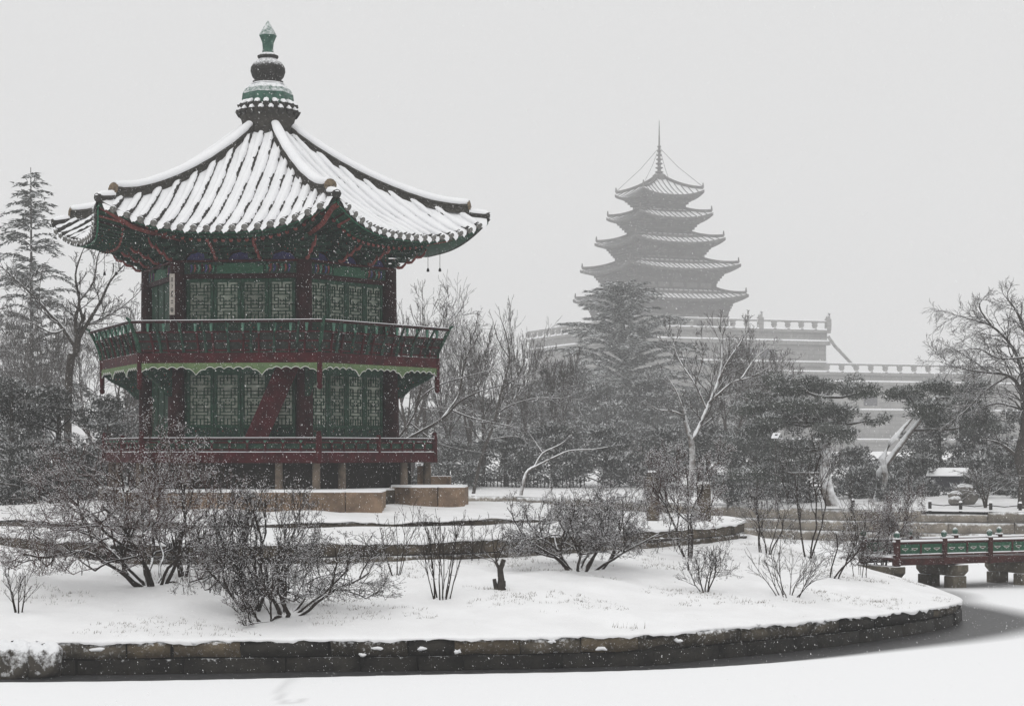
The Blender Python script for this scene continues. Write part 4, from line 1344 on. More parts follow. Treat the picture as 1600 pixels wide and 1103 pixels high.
# ------------------------------------------------------------------ dark hut and rocks at right
hp = P(1482, 0, 103); hz = float(far_z(hp.x, 100))
hut = empty('garden_hut', (hp.x, 103, hz), R(-20))
hut.scale = (0.5, 0.5, 0.55)
tag(hut, 'dark low hut with snowy sloping roof among the trees at far right', 'hut')
b = MB(); b.box(-1.6, 1.6, -1.2, 1.2, -0.2, 1.55); b.obj('wall', M_hut, hut)
b = MB(); b.add([(-2, -1.6, 1.5), (2, -1.6, 1.5), (2, 0, 2.15), (-2, 0, 2.15), (-2, 1.6, 1.5), (2, 1.6, 1.5)], [(0, 1, 2, 3), (3, 2, 5, 4), (0, 3, 4), (1, 5, 2), (0, 4, 5, 1)]); b.obj('roof', M_tile, hut)
b = MB(); b.add([(-2, -1.65, 1.56), (2, -1.65, 1.56), (2, 0, 2.27), (-2, 0, 2.27), (-2, 1.6, 1.56), (2, 1.6, 1.56), (-2, -1.62, 1.51), (2, -1.62, 1.51)], [(0, 1, 2, 3), (3, 2, 5, 4), (6, 7, 1, 0)]); b.obj('roof_snow', M_snow, hut)


def rock(px, py, d, sx, sz, seed, lb):
    g = np.random.default_rng(seed)
    th = np.linspace(0, 2 * np.pi, 12, endpoint=False); ph = np.linspace(0.05, np.pi - 0.05, 8)
    V = []
    for q in ph:
        for t in th:
            n = 1 + g.uniform(-0.1, 0.1)
            V.append((sx * np.sin(q) * np.cos(t) * n, sx * 0.8 * np.sin(q) * np.sin(t) * n, sz * np.cos(q) * n))
    F = [(a * 12 + b_, (a + 1) * 12 + b_, (a + 1) * 12 + (b_ + 1) % 12, a * 12 + (b_ + 1) % 12) for a in range(7) for b_ in range(12)]
    p = P(px, py, d)
    tag(link('garden_rock', mesh_np('garden_rock', V, F, M_rock, True), None, p), lb, 'rock', 'snowy rocks at far right')


rock(1492, 783, 92, 0.30, 0.26, 1, 'lowest snow covered rock of the pile by the far path')
rock(1493, 774, 92.2, 0.34, 0.22, 2, 'middle left snow covered rock of the pile by the far path')
rock(1507, 764, 92.4, 0.42, 0.26, 3, 'largest topmost snow covered rock of the pile by the far path')
rock(1512, 776, 92.6, 0.45, 0.45, 4, 'back right rock in the pile by the far path')

# snowy lamp head / shelf among the pines
lp = P(1212, 684, 90)
nb = empty('nest_box', (lp.x, lp.y, float(far_z(lp.x, 90))), R(15))
tag(nb, 'small white slanting box on a thin pole in front of the pines', 'box')
hh = lp.z - float(far_z(lp.x, 90))
b = MB(); b.tube([(0, 0, -0.1), (0, 0, hh - 0.02)], 0.018, 6); b.obj('pole', M_farbark, nb)
b = MB(); b.add([(-0.17, -0.1, hh - 0.02), (0.06, -0.1, hh - 0.02), (0.2, -0.1, hh + 0.22), (-0.08, -0.1, hh + 0.22), (-0.17, 0.12, hh - 0.02), (0.06, 0.12, hh - 0.02), (0.2, 0.12, hh + 0.22), (-0.08, 0.12, hh + 0.22)],
               [(0, 1, 2, 3), (5, 4, 7, 6), (0, 4, 5, 1), (1, 5, 6, 2), (2, 6, 7, 3), (3, 7, 4, 0)]); b.obj('box_body', M_snow, nb)
b = MB(); b.add([(-0.09, -0.106, hh + 0.10), (0.02, -0.106, hh + 0.10), (0.07, -0.106, hh + 0.16), (-0.06, -0.106, hh + 0.16)], [(0, 1, 2, 3)]); b.obj('box_opening', M_dark, nb)

# ------------------------------------------------------------------ museum: pagoda tower on a stepped stone base
PD = 450.0
PC = P(1030, 0, PD)
PA = -0.414                      # nearest corner direction
FA = PA + R(45)                  # facing angle of the broad right side
tower = empty('pagoda_tower', (PC.x, PD, EYE), FA)
tower.scale = (PD / 300.0,) * 3
tag(tower, 'five storey grey pagoda tower fading into the snowfall', 'pagoda')
LV = [  # corner radius, corner height over the eye, body corner radius below the roof
    (13.65, 22.6, 10.6), (12.5, 27.0, 8.8), (10.17, 30.9, 6.8), (8.3, 34.6, 4.9), (6.95, 37.95, 3.5)]


def sq_face(Rc, k): return Rc / math.sqrt(2)


for lv, (rc, hc_, rb) in enumerate(LV):
    a_e = rc / math.sqrt(2); a_b = rb / math.sqrt(2)
    top = lv == 4
    a_in = 0.55 if top else LV[lv + 1][2] / math.sqrt(2) - 0.1
    z_in = hc_ + (1.95 if top else 0.75)
    sag = 0.95
    # body
    zlow = 15.5 if lv == 0 else LV[lv - 1][1] + 0.6
    b = MB(); b.box(-a_b, a_b, -a_b, a_b, zlow, hc_ + 0.4); b.obj('storey_wall', M_musdark, tower)
    # bracket tiers under the eaves
    b = MB()
    for t in range(6):
        w = a_b + (a_e * 0.86 - a_b) * (t + 0.5) / 6
        z0 = hc_ - 2.75 + t * 0.36
        b.box(-w, w, -w, w, z0, z0 + 0.355)
    b.obj('bracket_tier', M_musdark, tower)
    NN = 26
    for k in (0, -1, 1, 2):
        V = []; nA = 8; nS = 21

        def rz(a, s):
            t = (a - a_in) / (a_e - a_in); u = min(1, abs(s) / max(a, 0.01))
            return z_in + (hc_ - sag - z_in) * (1.35 * t - 0.35 * t * t) + sag * (u ** 2.6) * t ** 1.5
        for i in range(nA + 1):
            for j in range(nS):
                u = -1 + 2 * j / (nS - 1)
                ae = a_e * (0.955 + 0.045 * u * u)
                a = a_in + (ae - a_in) * i / nA
                V.append((u * a, -a, rz(a, u * a)))
        for j in range(nS):
            u = -1 + 2 * j / (nS - 1); ae = a_e * (0.955 + 0.045 * u * u)
            V.append((u * ae, -ae, rz(ae, u * ae) - 0.42))
        for j in range(nS):
            u = -1 + 2 * j / (nS - 1)
            V.append((u * a_b, -a_b, hc_ - 0.7))
        F = [(i * nS + j, (i + 1) * nS + j, (i + 1) * nS + j + 1, i * nS + j + 1) for i in range(nA) for j in range(nS - 1)]
        F2 = [(i * nS + j, (i + 1) * nS + j, (i + 1) * nS + j + 1, i * nS + j + 1) for i in (nA, nA + 1) for j in range(nS - 1)]
        link('roof_slope', mesh_np('roof_slope', V, F, mat('far_roof_snow', (0.80, 0.80, 0.81), (0.66, 0.66, 0.67), scale=0.8), True), tower, None, R(90 * k))
        link('eave', mesh_np('eave', V, F2, M_musdark, False), tower, None, R(90 * k))
        if k in (0, -1):
            b = MB()
            nrow = int(2 * a_e / 0.8)
            for q in range(nrow + 1):
                s = -a_e * 0.97 + 2 * a_e * 0.97 * q / nrow
                ae = a_e * (0.955 + 0.045 * (s / a_e) ** 2)
                a0_ = max(a_in, abs(s) + 0.05)
                if ae - a0_ < 0.2: continue
                pts = [(s, -a, rz(a, s) + 0.03) for a in np.linspace(a0_, ae + 0.04, 4)]
                b.tube(pts, 0.085, 4, smooth=False)
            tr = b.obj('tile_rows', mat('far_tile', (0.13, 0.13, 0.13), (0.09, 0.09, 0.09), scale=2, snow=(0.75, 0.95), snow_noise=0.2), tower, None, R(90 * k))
            tr['kind'] = 'stuff'
    for k in range(4):
        q = R(90 * k + 45); dv = Vector((math.sin(q), -math.cos(q), 0))
        pts = [dv * r + Vector((0, 0, rz(r / math.sqrt(2), r / math.sqrt(2)) + 0.25)) for r in np.linspace(a_in * 1.42, rc * 0.97, 9)]
        b = MB(); b.tube(pts, 0.22, 5); b.tube([pts[-1], pts[-1] + Vector((0, 0, 0.7))], [0.16, 0.08], 5); b.obj('hip_ridge', M_musdark, tower)
    if lv > 0:
        zp0, zp1 = LV[lv - 1][1] + 1.0, hc_ - 2.6
        npan = 5 if lv < 3 else 3
        if zp1 - zp0 < 0.5: zp1 = zp0 + 0.5
        for k in (0, -1):
            for q in range(npan):
                xw = 2 * a_b * 0.9 / npan; x = -a_b * 0.9 + xw * (q + 0.5)
                b = MB(); b.box(x - xw * 0.38, x + xw * 0.38, -a_b - 0.05, -a_b - 0.01, zp0, zp1); b.obj('wall_panel', M_muspanel, tower, None, R(90 * k))
    # pale panels in the lowest storey
    if lv == 0:
        for x in (-4.0, -1.2, 1.6, 4.4):
            b = MB(); b.box(x - 1.1, x + 1.1, -a_b - 0.06, -a_b - 0.01, 17.2, 19.6); b.obj('wall_panel', M_muspanel, tower)
za = LV[4][1] + 1.9
b = MB(); b.lathe([(0.95, za - 0.2), (1.0, za + 0.5), (0.75, za + 0.7), (0.5, za + 0.8)], 10)
b.obj('spire_base', M_musdark, tower)
b = MB()
pr = []
for q in range(7):
    z = za + 0.8 + q * 0.62; rr2 = 0.62 - q * 0.055
    pr += [(rr2 * 0.45, z), (rr2, z + 0.14), (rr2, z + 0.26), (rr2 * 0.45, z + 0.36)]
pr += [(0.12, za + 5.4), (0.04, za + 8.6)]
b.lathe(pr, 10); b.obj('spire', M_musdark, tower)
for k in range(4):
    q = R(90 * k + 45); dv = Vector((math.sin(q), -math.cos(q), 0))
    b = MB(); b.tube([Vector((0, 0, za + 4.6)), dv * 2.9 + Vector((0, 0, za + 1.6)), dv * 6.6 + Vector((0, 0, LV[4][1] + 0.5))], 0.035, 4); b.obj('stay_wire', M_musdark, tower)

FC = Vector((16.5 * PD / 300, 279.0 * PD / 300, EYE))
mus = empty('museum_base', FC, FA)
mus.scale = (PD / 300.0,) * 3
tag(mus, 'stepped pale stone museum base with balustrades below the pagoda', 'building')


def terrace(x0, x1, depth, y0, levels):
    """levels: (z0, z1, out) slabs of one terrace, front face at y0"""
    for z0, z1, out, nm, mt in levels:
        b = MB(); b.box(x0 - out, x1 + out, y0 - out, y0 + depth, z0, z1); b.obj(nm, mt, mus)
        if nm == 'cornice': b = MB(); b.box(x0 - out - 0.02, x1 + out + 0.02, y0 - out - 0.02, y0 + depth, z1 + 0.002, z1 + 0.2); b.obj('cornice_snow', M_snow, mus)


terrace(0, 30, 38, 0, [(-3, 12.0, 0.0, 'terrace_wall', M_mus), (12.0, 12.55, 0.25, 'cornice', M_mus), (12.553, 15.0, 0.004, 'terrace_wall', M_mus), (15.0, 15.5, 0.45, 'cornice', M_mus), (15.503, 16.7, 0.1, 'terrace_wall', M_mus), (16.7, 17.1, 0.5, 'cornice', M_mus)])
terrace(19, 75, 30, -3.5, [(-3, 5.3, 0.0, 'terrace_wall', M_mus), (5.3, 5.8, 0.4, 'cornice', M_mus), (5.803, 9.3, 0.0, 'terrace_wall', M_mus), (9.3, 9.75, 0.45, 'cornice', M_mus), (9.753, 10.7, 0.1, 'terrace_wall', M_mus), (10.7, 11.05, 0.5, 'cornice', M_mus)])
terrace(14, 75, 2, -7.0, [(-3, 1.2, 0, 'terrace_wall', M_mus), (1.2, 1.6, 0.3, 'cornice', M_mus)])
for x0 in (16.5, 19.5): b = MB(); b.box(x0, x0 + 2.4, -0.06, 0.05, 12.9, 14.3); b.obj('window', M_muswin, mus)
for x0 in (34, 41): b = MB(); b.box(x0, x0 + 2.2, -3.56, -3.45, 6.4, 8.6); b.obj('window', M_muswin, mus)


def balus(pa, pb, z, h, nposts, finials):
    pa = Vector(pa); pb = Vector(pb)
    dv = (pb - pa); L_ = dv.length; dv.normalize(); nv = Vector((-dv.y, dv.x, 0))
    for zz, t in ((z + h - 0.22, 0.22), ):
        b = MB()
        for q in range(2):
            pass
        b.add([pa + nv * s + Vector((0, 0, zq)) for s in (-0.16, 0.16) for zq in (zz, zz + t)] + [pb + nv * s + Vector((0, 0, zq)) for s in (-0.16, 0.16) for zq in (zz, zz + t)],
              [(0, 1, 5, 4), (2, 6, 7, 3), (1, 3, 7, 5), (0, 4, 6, 2), (0, 2, 3, 1), (4, 5, 7, 6)])
        b.obj('balustrade_rail', M_mus, mus)
        b = MB(); b.tube([pa + Vector((0, 0, z + h + 0.05)), pb + Vector((0, 0, z + h + 0.05))], 0.17, 6, squash=0.5); b.obj('rail_snow', M_snow, mus)
    me = None
    for q in range(nposts + 1):
        p = pa + dv * (L_ * q / nposts)
        if me is None:
            b = MB(); b.lathe([(0.42, 0), (0.30, h * 0.25), (0.5, h * 0.5), (0.36, h * 0.6), (0.55, h - 0.23)], 6); me = b.mesh('baluster', M_mus)
        link('baluster', me, mus, p + Vector((0, 0, z)))
        if q in finials:
            b = MB(); b.box(-0.35, 0.35, -0.35, 0.35, 0, h + 0.35)
            b.tube([(-0.05, 0, h + 0.3), (0.05, 0, h + 0.75), (0.18, 0, h + 1.05), (0.34, 0, h + 1.1)], [0.34, 0.3, 0.24, 0.14], 7)
            b.obj('beast_post', M_mus, mus, p + Vector((0, 0, z)))


balus((0, -0.2, 0), (30.2, -0.2, 0), 17.1, 1.25, 14, (9, 14))
balus((-0.2, 0, 0), (-0.2, 38, 0), 17.1, 1.25, 16, (5,))
balus((28, -3.7, 0), (75, -3.7, 0), 11.05, 1.2, 20, ())
b = MB(); b.tube([(29.6, -1.2, 16.2), (30.6, -1.4, 14.8), (33.6, -1.6, 12.0)], 0.25, 5); b.obj('stair_rail', M_mus, mus)

# ------------------------------------------------------------------ vegetation tools
def seg_mesh(name, A, mtl, k, rng, smooth=False):
    """A (N,8): p0, p1, r0, r1 -> tapered prisms"""
    p0, p1, r0, r1 = A[:, 0:3], A[:, 3:6], A[:, 6], A[:, 7]
    t = p1 - p0; ln = np.linalg.norm(t, axis=1, keepdims=True) + 1e-9; t = t / ln
    p1 = p1 + t * np.minimum(r1[:, None] * 0.5, ln * 0.2)
    ref = np.where(np.abs(t[:, 2:3]) > 0.9, np.array([[1.0, 0, 0]]), np.array([[0, 0, 1.0]]))
    a = np.cross(t, ref); a /= np.linalg.norm(a, axis=1, keepdims=True); b = np.cross(a, t)
    ph = rng.uniform(0, 2 * np.pi, len(A)) if k == 3 else np.zeros(len(A))
    V = []
    for P_, r_ in ((p0, r0), (p1, r1)):
        for j in range(k):
            q = ph + 2 * np.pi * j / k
            V.append(P_ + (a * np.cos(q)[:, None] + b * np.sin(q)[:, None]) * r_[:, None])
    V = np.stack(V, 1).reshape(-1, 3)
    base = (np.arange(len(A)) * 2 * k)[:, None]
    F = np.concatenate([base + np.array([[j, (j + 1) % k, k + (j + 1) % k, k + j]]) for j in range(k)])
    return mesh_np(name, V, F, mtl, smooth)


class Grow:
    def __init__(s, seed): s.r = random.Random(seed); s.seg = []; s.tips = []

    def go(s, p, d, L, r, lvl, S):
        R_ = s.r
        n = max(2, int(round(L / S['seg'][min(lvl, len(S['seg']) - 1)])))
        st = L / n
        w = S['wander']; tr = S['trop'][min(lvl, len(S['trop']) - 1)]
        x, y, z = p; dx, dy, dz = d
        last = lvl >= S['max']
        kids = 0 if last else S['kids'][lvl]
        t0 = S['t0'][min(lvl, len(S['t0']) - 1)]
        ks = sorted(t0 + (1 - t0) * (i + R_.random()) / max(1, kids) for i in range(kids))
        ki = 0
        for i in range(n):
            dx += R_.gauss(0, w); dy += R_.gauss(0, w); dz += R_.gauss(0, w * 0.8) + tr
            m = math.sqrt(dx * dx + dy * dy + dz * dz) + 1e-9
            dx /= m; dy /= m; dz /= m
            f0 = i / n; f1 = (i + 1) / n
            ra = r * (1 - f0 * (1 - S['taper'])); rb = r * (1 - f1 * (1 - S['taper']))
            if lvl and 'floor' in S and z + dz * st < S['floor']: dz = abs(dz) * 0.6 + 0.12
            X, Y, Z_ = x + dx * st, y + dy * st, z + dz * st
            s.seg.append((x, y, z, X, Y, Z_, max(ra, S['rmin']), max(rb, S['rmin'])))
            while ki < kids and ks[ki] <= f1 + 1e-6:
                f = (ks[ki] - f0) / (f1 - f0)
                an = math.radians(R_.gauss(*S['ang'][min(lvl, len(S['ang']) - 1)]))
                # random perpendicular
                qx, qy, qz = R_.gauss(0, 1), R_.gauss(0, 1), R_.gauss(0, 1) * S.get('flat', 1.0)
                dt = qx * dx + qy * dy + qz * dz
                qx -= dt * dx; qy -= dt * dy; qz -= dt * dz
                qm = math.sqrt(qx * qx + qy * qy + qz * qz) + 1e-9
                c, sn = math.cos(an), math.sin(an) / qm
                nd = (dx * c + qx * sn, dy * c + qy * sn, dz * c + qz * sn)
                ratio = S['ratio'][min(lvl, len(S['ratio']) - 1)]
                nl = L * ratio * (1.15 - 0.5 * ks[ki]) * R_.uniform(0.7, 1.25)
                s.go((x + (X - x) * f, y + (Y - y) * f, z + (Z_ - z) * f), nd, nl, max((ra + (rb - ra) * f) * S.get('rr', 0.62), S['rmin']), lvl + 1, S)
                ki += 1
            x, y, z = X, Y, Z_
        s.tips.append((x, y, z, dx, dy, dz))

    def array(s, H=None, xl=None, xr=None, yd=None):
        A = np.array(s.seg); T = np.array(s.tips, float).reshape(-1, 6)
        pz = np.percentile(A[:, 5], 99.7)
        sz = H / pz if H else 1.0
        for arr, ids in ((A, (2, 5)), (T, (2,))):
            for i_ in ids: arr[:, i_] *= sz
        if xl:
            lo_ = -np.percentile(A[:, 3], 0.7); hi_ = np.percentile(A[:, 3], 99.3)
            sl_, sr_ = xl / max(lo_, 0.05), xr / max(hi_, 0.05)
            yy_ = (np.percentile(A[:, 4], 99) - np.percentile(A[:, 4], 1)) / 2
            sy_ = (yd or (xl + xr) / 2) / max(yy_, 0.05)
            for arr, ids in ((A, (0, 3)), (T, (0,))):
                for i_ in ids: arr[:, i_] *= np.where(arr[:, i_] < 0, sl_, sr_)
            for arr, ids in ((A, (1, 4)), (T, (1,))):
                for i_ in ids: arr[:, i_] *= sy_
        return A, T


def tri_cloud(c, d, ln, wd, snow, rng):
    N_ = len(c)
    d = d / (np.linalg.norm(d, axis=1, keepdims=True) + 1e-9)
    q = rng.normal(size=(N_, 3)); s_ = np.cross(d, q); s_ /= np.linalg.norm(s_, axis=1, keepdims=True) + 1e-9
    ln = np.broadcast_to(ln, (N_,))[:, None]; wd = np.broadcast_to(wd, (N_,))[:, None]
    V = np.stack([c - s_ * wd / 2, c + s_ * wd / 2, c + d * ln], 1).reshape(-1, 3)
    return V, np.arange(3 * N_).reshape(-1, 3), np.repeat(snow, 3)


def plant_parts(root, A, T, rng, mt_thick, mt_thin, thr, kthin=3, names=('trunk', 'branches')):
    thick = A[:, 6] > thr
    if thick.any(): link(names[0], seg_mesh(names[0], A[thick], mt_thick, 7, rng, True), root)
    if (~thick).any(): link(names[1], seg_mesh(names[1], A[~thick], mt_thin, kthin, rng), root)


def buds(root, T, rng, mtl, n_per, size, spread, name='buds'):
    c = np.repeat(T[:, :3], n_per, 0) + rng.normal(size=(len(T) * n_per, 3)) * spread
    sz = size * rng.uniform(0.6, 1.4, len(c))[:, None]
    o_ = np.array([[1, 0, -0.4], [-0.5, 0.87, -0.4], [-0.5, -0.87, -0.4], [0, 0, 1]])
    V = (c[:, None, :] + o_[None] * sz[:, None, :]).reshape(-1, 3)
    b_ = (np.arange(len(c)) * 4)[:, None]
    F = np.concatenate([b_ + np.array([[0, 1, 3]]), b_ + np.array([[1, 2, 3]]), b_ + np.array([[2, 0, 3]]), b_ + np.array([[0, 2, 1]])])
    link(name, mesh_np(name, V, F, mtl), root)


# ------------------------------------------------------------------ foreground shrubs on the island
def island_hit(px, py):
    lo_, hi_ = 36.0, 62.0
    for _ in range(50):
        m = (lo_ + hi_) / 2; p = P(px, py, m)
        if p.z > float(ground_z(p.x, p.y)): lo_ = m
        else: hi_ = m
    return P(px, py, lo_)


S_BIG = dict(seg=[0.14, 0.11, 0.09, 0.075, 0.06], wander=0.19, trop=[0.0, 0.0, 0.01, 0.025, 0.04], kids=[5, 5, 5, 4], ang=[(46, 12), (44, 12), (42, 14), (42, 14)],
             ratio=[0.75, 0.62, 0.58, 0.5], t0=[0.34, 0.2, 0.15, 0.2], max=4, taper=0.55, rmin=0.0042, flat=0.8, rr=0.68, floor=0.22)
S_BIG4 = dict(S_BIG, kids=[5, 5, 4, 4])
S_MID = dict(S_BIG, kids=[5, 4, 4], max=3)
S_FAN = dict(seg=[0.12, 0.1, 0.08], wander=0.07, trop=[0.02, 0.03, 0.04], kids=[6, 3], ang=[(26, 8), (30, 10)], ratio=[0.5, 0.5], t0=[0.3, 0.2], max=2, taper=0.4, rmin=0.004, rr=0.6)


def shrub(px, py, xl, xr, ytop, stems, S, seed, label, lean=(18, 50), r0=0.035, mt=None, mt2=None, bud=0, budsize=0.014, basew=0.12, Lf=0.5, dirs=None, group='shrubs on the snowy bank', name='shrub', cat='shrub'):
    p = island_hit(px, py); d = p.y
    sc = d / FPX
    H = (py - ytop) * sc
    root = empty(name, p + Vector((0, 0, -0.02)))
    tag(root, label, cat, group)
    g = Grow(seed)
    for q in range(stems):
        az = 2 * math.pi * (q + g.r.random() * 0.7) / stems
        g.seg.append((0, 0, -0.12, basew * math.cos(az), basew * math.sin(az), -0.06, 0.03, 0.02))
        le = math.radians(g.r.uniform(*lean))
        dv = (math.sin(le) * math.cos(az), math.sin(le) * math.sin(az), math.cos(le))
        if dirs: dv = dirs[q % len(dirs)]
        g.go((basew * math.cos(az) * g.r.uniform(0.3, 1), basew * math.sin(az) * g.r.uniform(0.3, 1), -0.05), dv, H * Lf * g.r.uniform(0.8, 1.15), r0 * g.r.uniform(0.75, 1.15), 0, S)
    A, T = g.array(H, (px - xl) * sc, (xr - px) * sc, (xr - xl) * sc * 0.42)
    # keep twigs above the snow
    for c in (2, 5): A[:, c] = np.where(A[:, c] < -0.06, -0.06 + 0.0 * A[:, c], A[:, c])
    gz = ground_z(A[:, 3] + p.x, A[:, 4] + p.y) - p.z
    low = (A[:, 5] < gz + 0.03) | (A[:, 2] < gz + 0.02)
    A = A[~(low & (A[:, 6] < 0.013))]
    rng = np.random.default_rng(seed)
    plant_parts(root, A, T, rng, mt or M_twig, mt2 or mt or M_twig, 0.014, names=('stems', 'twigs'))
    if bud:
        gz = ground_z(T[:, 0] + p.x, T[:, 1] + p.y) - p.z
        buds(root, T[T[:, 2] > gz + 0.05], rng, M_bud, bud, budsize, 0.03)
    return root


shrub(238, 915, -10, 410, 652, 11, S_BIG, 101, 'widest bare shrub, red brown and snow flecked, in front of the pavilion left corner', lean=(15, 66), r0=0.042, mt2=M_twigred, bud=2, basew=0.25, Lf=0.52)
shrub(392, 955, 290, 515, 735, 7, S_BIG4, 102, 'dense dark bare shrub with thick stems below the middle of the pavilion', lean=(12, 58), r0=0.04, bud=1, basew=0.16, Lf=0.5)
shrub(446, 962, 360, 618, 775, 8, S_BIG4, 103, 'low spreading bare shrub leaning right, nearest the pond wall', lean=(20, 62), r0=0.04, bud=1, basew=0.14, Lf=0.5)
shrub(284, 902, 250, 330, 800, 3, S_MID, 104, 'small stems close right of the widest shrub', lean=(8, 25), r0=0.035, basew=0.08)
shrub(28, 958, 2, 62, 866, 4, S_FAN, 105, 'thin bare sapling near the left edge of the picture', lean=(6, 20), r0=0.016, basew=0.08, bud=1, Lf=0.7)
shrub(620, 900, 582, 668, 782, 4, S_FAN, 106, 'thin bare shrub just right of the low spreading shrub', lean=(10, 32), r0=0.018, basew=0.1, bud=1, Lf=0.62)
shrub(690, 937, 650, 736, 795, 9, S_FAN, 107, 'upright broom of thin stems in the middle of the snow slope', lean=(5, 24), r0=0.017, basew=0.2, bud=1, Lf=0.62)
shrub(908, 892, 785, 1080, 748, 9, S_BIG, 108, 'wide dark bare shrub right of centre on the slope', lean=(20, 60), r0=0.042, bud=2, basew=0.2, Lf=0.5)
shrub(1076, 872, 992, 1136, 688, 3, S_BIG, 109, 'tall red budded shrub in front of the granite posts', lean=(8, 30), r0=0.036, mt2=M_twigred, bud=3, budsize=0.017, basew=0.1, Lf=0.6)
shrub(1102, 926, 1060, 1152, 838, 5, S_MID, 110, 'small round bare bush below the red budded shrub', lean=(8, 34), r0=0.02, basew=0.06, bud=1)
shrub(1232, 932, 1168, 1296, 838, 11, S_FAN, 111, 'fan of thin bare stems low on the right slope', lean=(12, 45), r0=0.014, basew=0.16, Lf=0.66)
shrub(1196, 866, 1148, 1256, 752, 6, S_MID, 112, 'thin upright bare shrub above the fan of stems', lean=(6, 30), r0=0.02, basew=0.25, bud=1, Lf=0.6)
shrub(1262, 872, 1206, 1322, 640, 3, S_MID, 113, 'tallest dark leafless sapling on the right slope', lean=(4, 20), r0=0.03, basew=0.15, bud=1, Lf=0.66)
shrub(1302, 904, 1262, 1372, 770, 3, S_MID, 114, 'dark stems leaning right beside the tallest sapling', lean=(10, 20), r0=0.026, basew=0.2, bud=1, Lf=0.66, dirs=[(0.45, 0.1, 0.9), (0.3, -0.1, 0.95), (0.6, 0.1, 0.8)])
shrub(1380, 893, 1300, 1446, 748, 6, S_BIG, 115, 'bushy brown shrub at the island end beside the bridge', lean=(14, 48), r0=0.028, mt2=M_twigred, bud=2, basew=0.2, Lf=0.5)
shrub(1346, 902, 1318, 1366, 812, 6, S_FAN, 116, 'few short stems left of the brown shrub by the bridge', lean=(4, 16), r0=0.012, basew=0.2, Lf=0.66)
shrub(735, 872, 700, 775, 800, 4, S_FAN, 117, 'thin twigs growing at the terrace wall behind the stump', lean=(8, 34), r0=0.013, basew=0.2, Lf=0.66)
shrub(140, 872, 60, 215, 800, 4, S_MID, 118, 'low snow dusted twigs at the left terrace wall', lean=(30, 65), r0=0.02, basew=0.2, Lf=0.5)

# pruned stump with a few shoots
p = island_hit(783, 922)
stp = empty('pruned_stump', p)
tag(stp, 'short pruned tree stump with a few shoots on the snow slope', 'stump')
g = Grow(7)
g.seg += [(0, 0, -0.05, 0.01, 0, 0.16, 0.11, 0.085), (0.01, 0, 0.16, -0.02, 0, 0.42, 0.075, 0.06), (-0.02, 0, 0.42, 0.05, 0, 0.62, 0.055, 0.05), (-0.02, 0, 0.42, -0.12, 0.03, 0.60, 0.04, 0.03), (-0.1, 0, 0.0, -0.14, 0.0, 0.22, 0.05, 0.04)]
Ss = dict(S_FAN, kids=[3, 2])
for dv in ((-0.7, 0, 0.5), (-0.3, 0.2, 0.9), (0.1, -0.2, 1.0), (-0.85, 0.1, 0.25), (0.3, 0.1, 0.9)): g.go((-0.1, 0.02, 0.58), dv, 0.7, 0.014, 0, Ss)
A, T = g.array()
plant_parts(stp, A, T, np.random.default_rng(1), M_bark, M_twig, 0.025, names=('stump', 'shoots'))

# fallen snowy branches lying on the slope
for k, (x0, y0, x1, y1, lb) in enumerate(((1030, 848, 1165, 842, 'thin snow covered pole lying along the terrace wall at right'), (75, 862, 178, 868, 'snow covered pole lying below the terrace wall at left'))):
    a = island_hit(x0, y0); c = island_hit(x1, y1)
    r = empty('fallen_pole', a.lerp(c, 0.5)); tag(r, lb, 'pole', 'poles lying on the snow')
    L0 = a - a.lerp(c, 0.5) + Vector((0, 0, 0.07)); L1 = c - a.lerp(c, 0.5) + Vector((0, 0, 0.07))
    MB().tube([L0, L0.lerp(L1, 0.5) + Vector((0, 0, 0.03)), L1], [0.055, 0.06, 0.05], 7).obj('pole', M_bark, r)
    MB().tube([L0 + Vector((0, 0, 0.035)), L0.lerp(L1, 0.5) + Vector((0, 0, 0.065)), L1 + Vector((0, 0, 0.035))], [0.05, 0.055, 0.045], 7).obj('snow_load', M_snow, r)

# grass blades poking through the snow
rng = np.random.default_rng(21)
xs = rng.uniform(-13, 10.5, 22000); ys = rng.uniform(37, 58, 22000)
th = np.arctan2(xs - CX, -(ys - CY)); rr3 = np.hypot(xs - CX, ys - CY)
cl = np.sin(xs * 0.9 + 1.0) * np.sin(ys * 1.1 + xs * 0.3) + 0.5 * np.sin(xs * 2.3) * np.sin(ys * 2.9)
ok = (rr3 < R1(th) - 0.15) & (rr3 > R2(th) + 0.4) & (cl > 0.35) & (rng.random(22000) < 0.55)
xs, ys = xs[ok], ys[ok]
c = np.repeat(np.stack([xs, ys, ground_z(xs, ys) + 0.02], 1), 4, 0)
c[:, :2] += rng.normal(size=(len(c), 2)) * 0.05
d = rng.normal(size=(len(c), 3)) * 0.45 + np.array([0.1, 0, 0.9])
V, F, sn = tri_cloud(c, d, rng.uniform(0.03, 0.09, len(c)), 0.008, np.zeros(len(c)), rng)
# a taller tuft at the pond edge below the middle
pt = island_hit(985, 984)
c2_ = np.array([[pt.x + rng.uniform(-0.35, 0.35), pt.y + rng.uniform(0, 0.15), pt.z] for _ in range(28)])
V2, F2, _ = tri_cloud(c2_, rng.normal(size=(28, 3)) * 0.2 + np.array([0.1, 0, 1]), rng.uniform(0.06, 0.2, 28), 0.012, np.zeros(28), rng)
tag(link('dry_grass', mesh_np('dry_grass', np.concatenate([V, V2]), np.concatenate([F, F2 + len(V)]), M_grass)), 'dry grass blades poking through the snow of the bank', 'grass', None, 'stuff')


# ------------------------------------------------------------------ background trees
def gz_any(x, y):
    if y < float(bank_y(x)): return float(ground_z(x, y))
    return float(far_z(x, y))


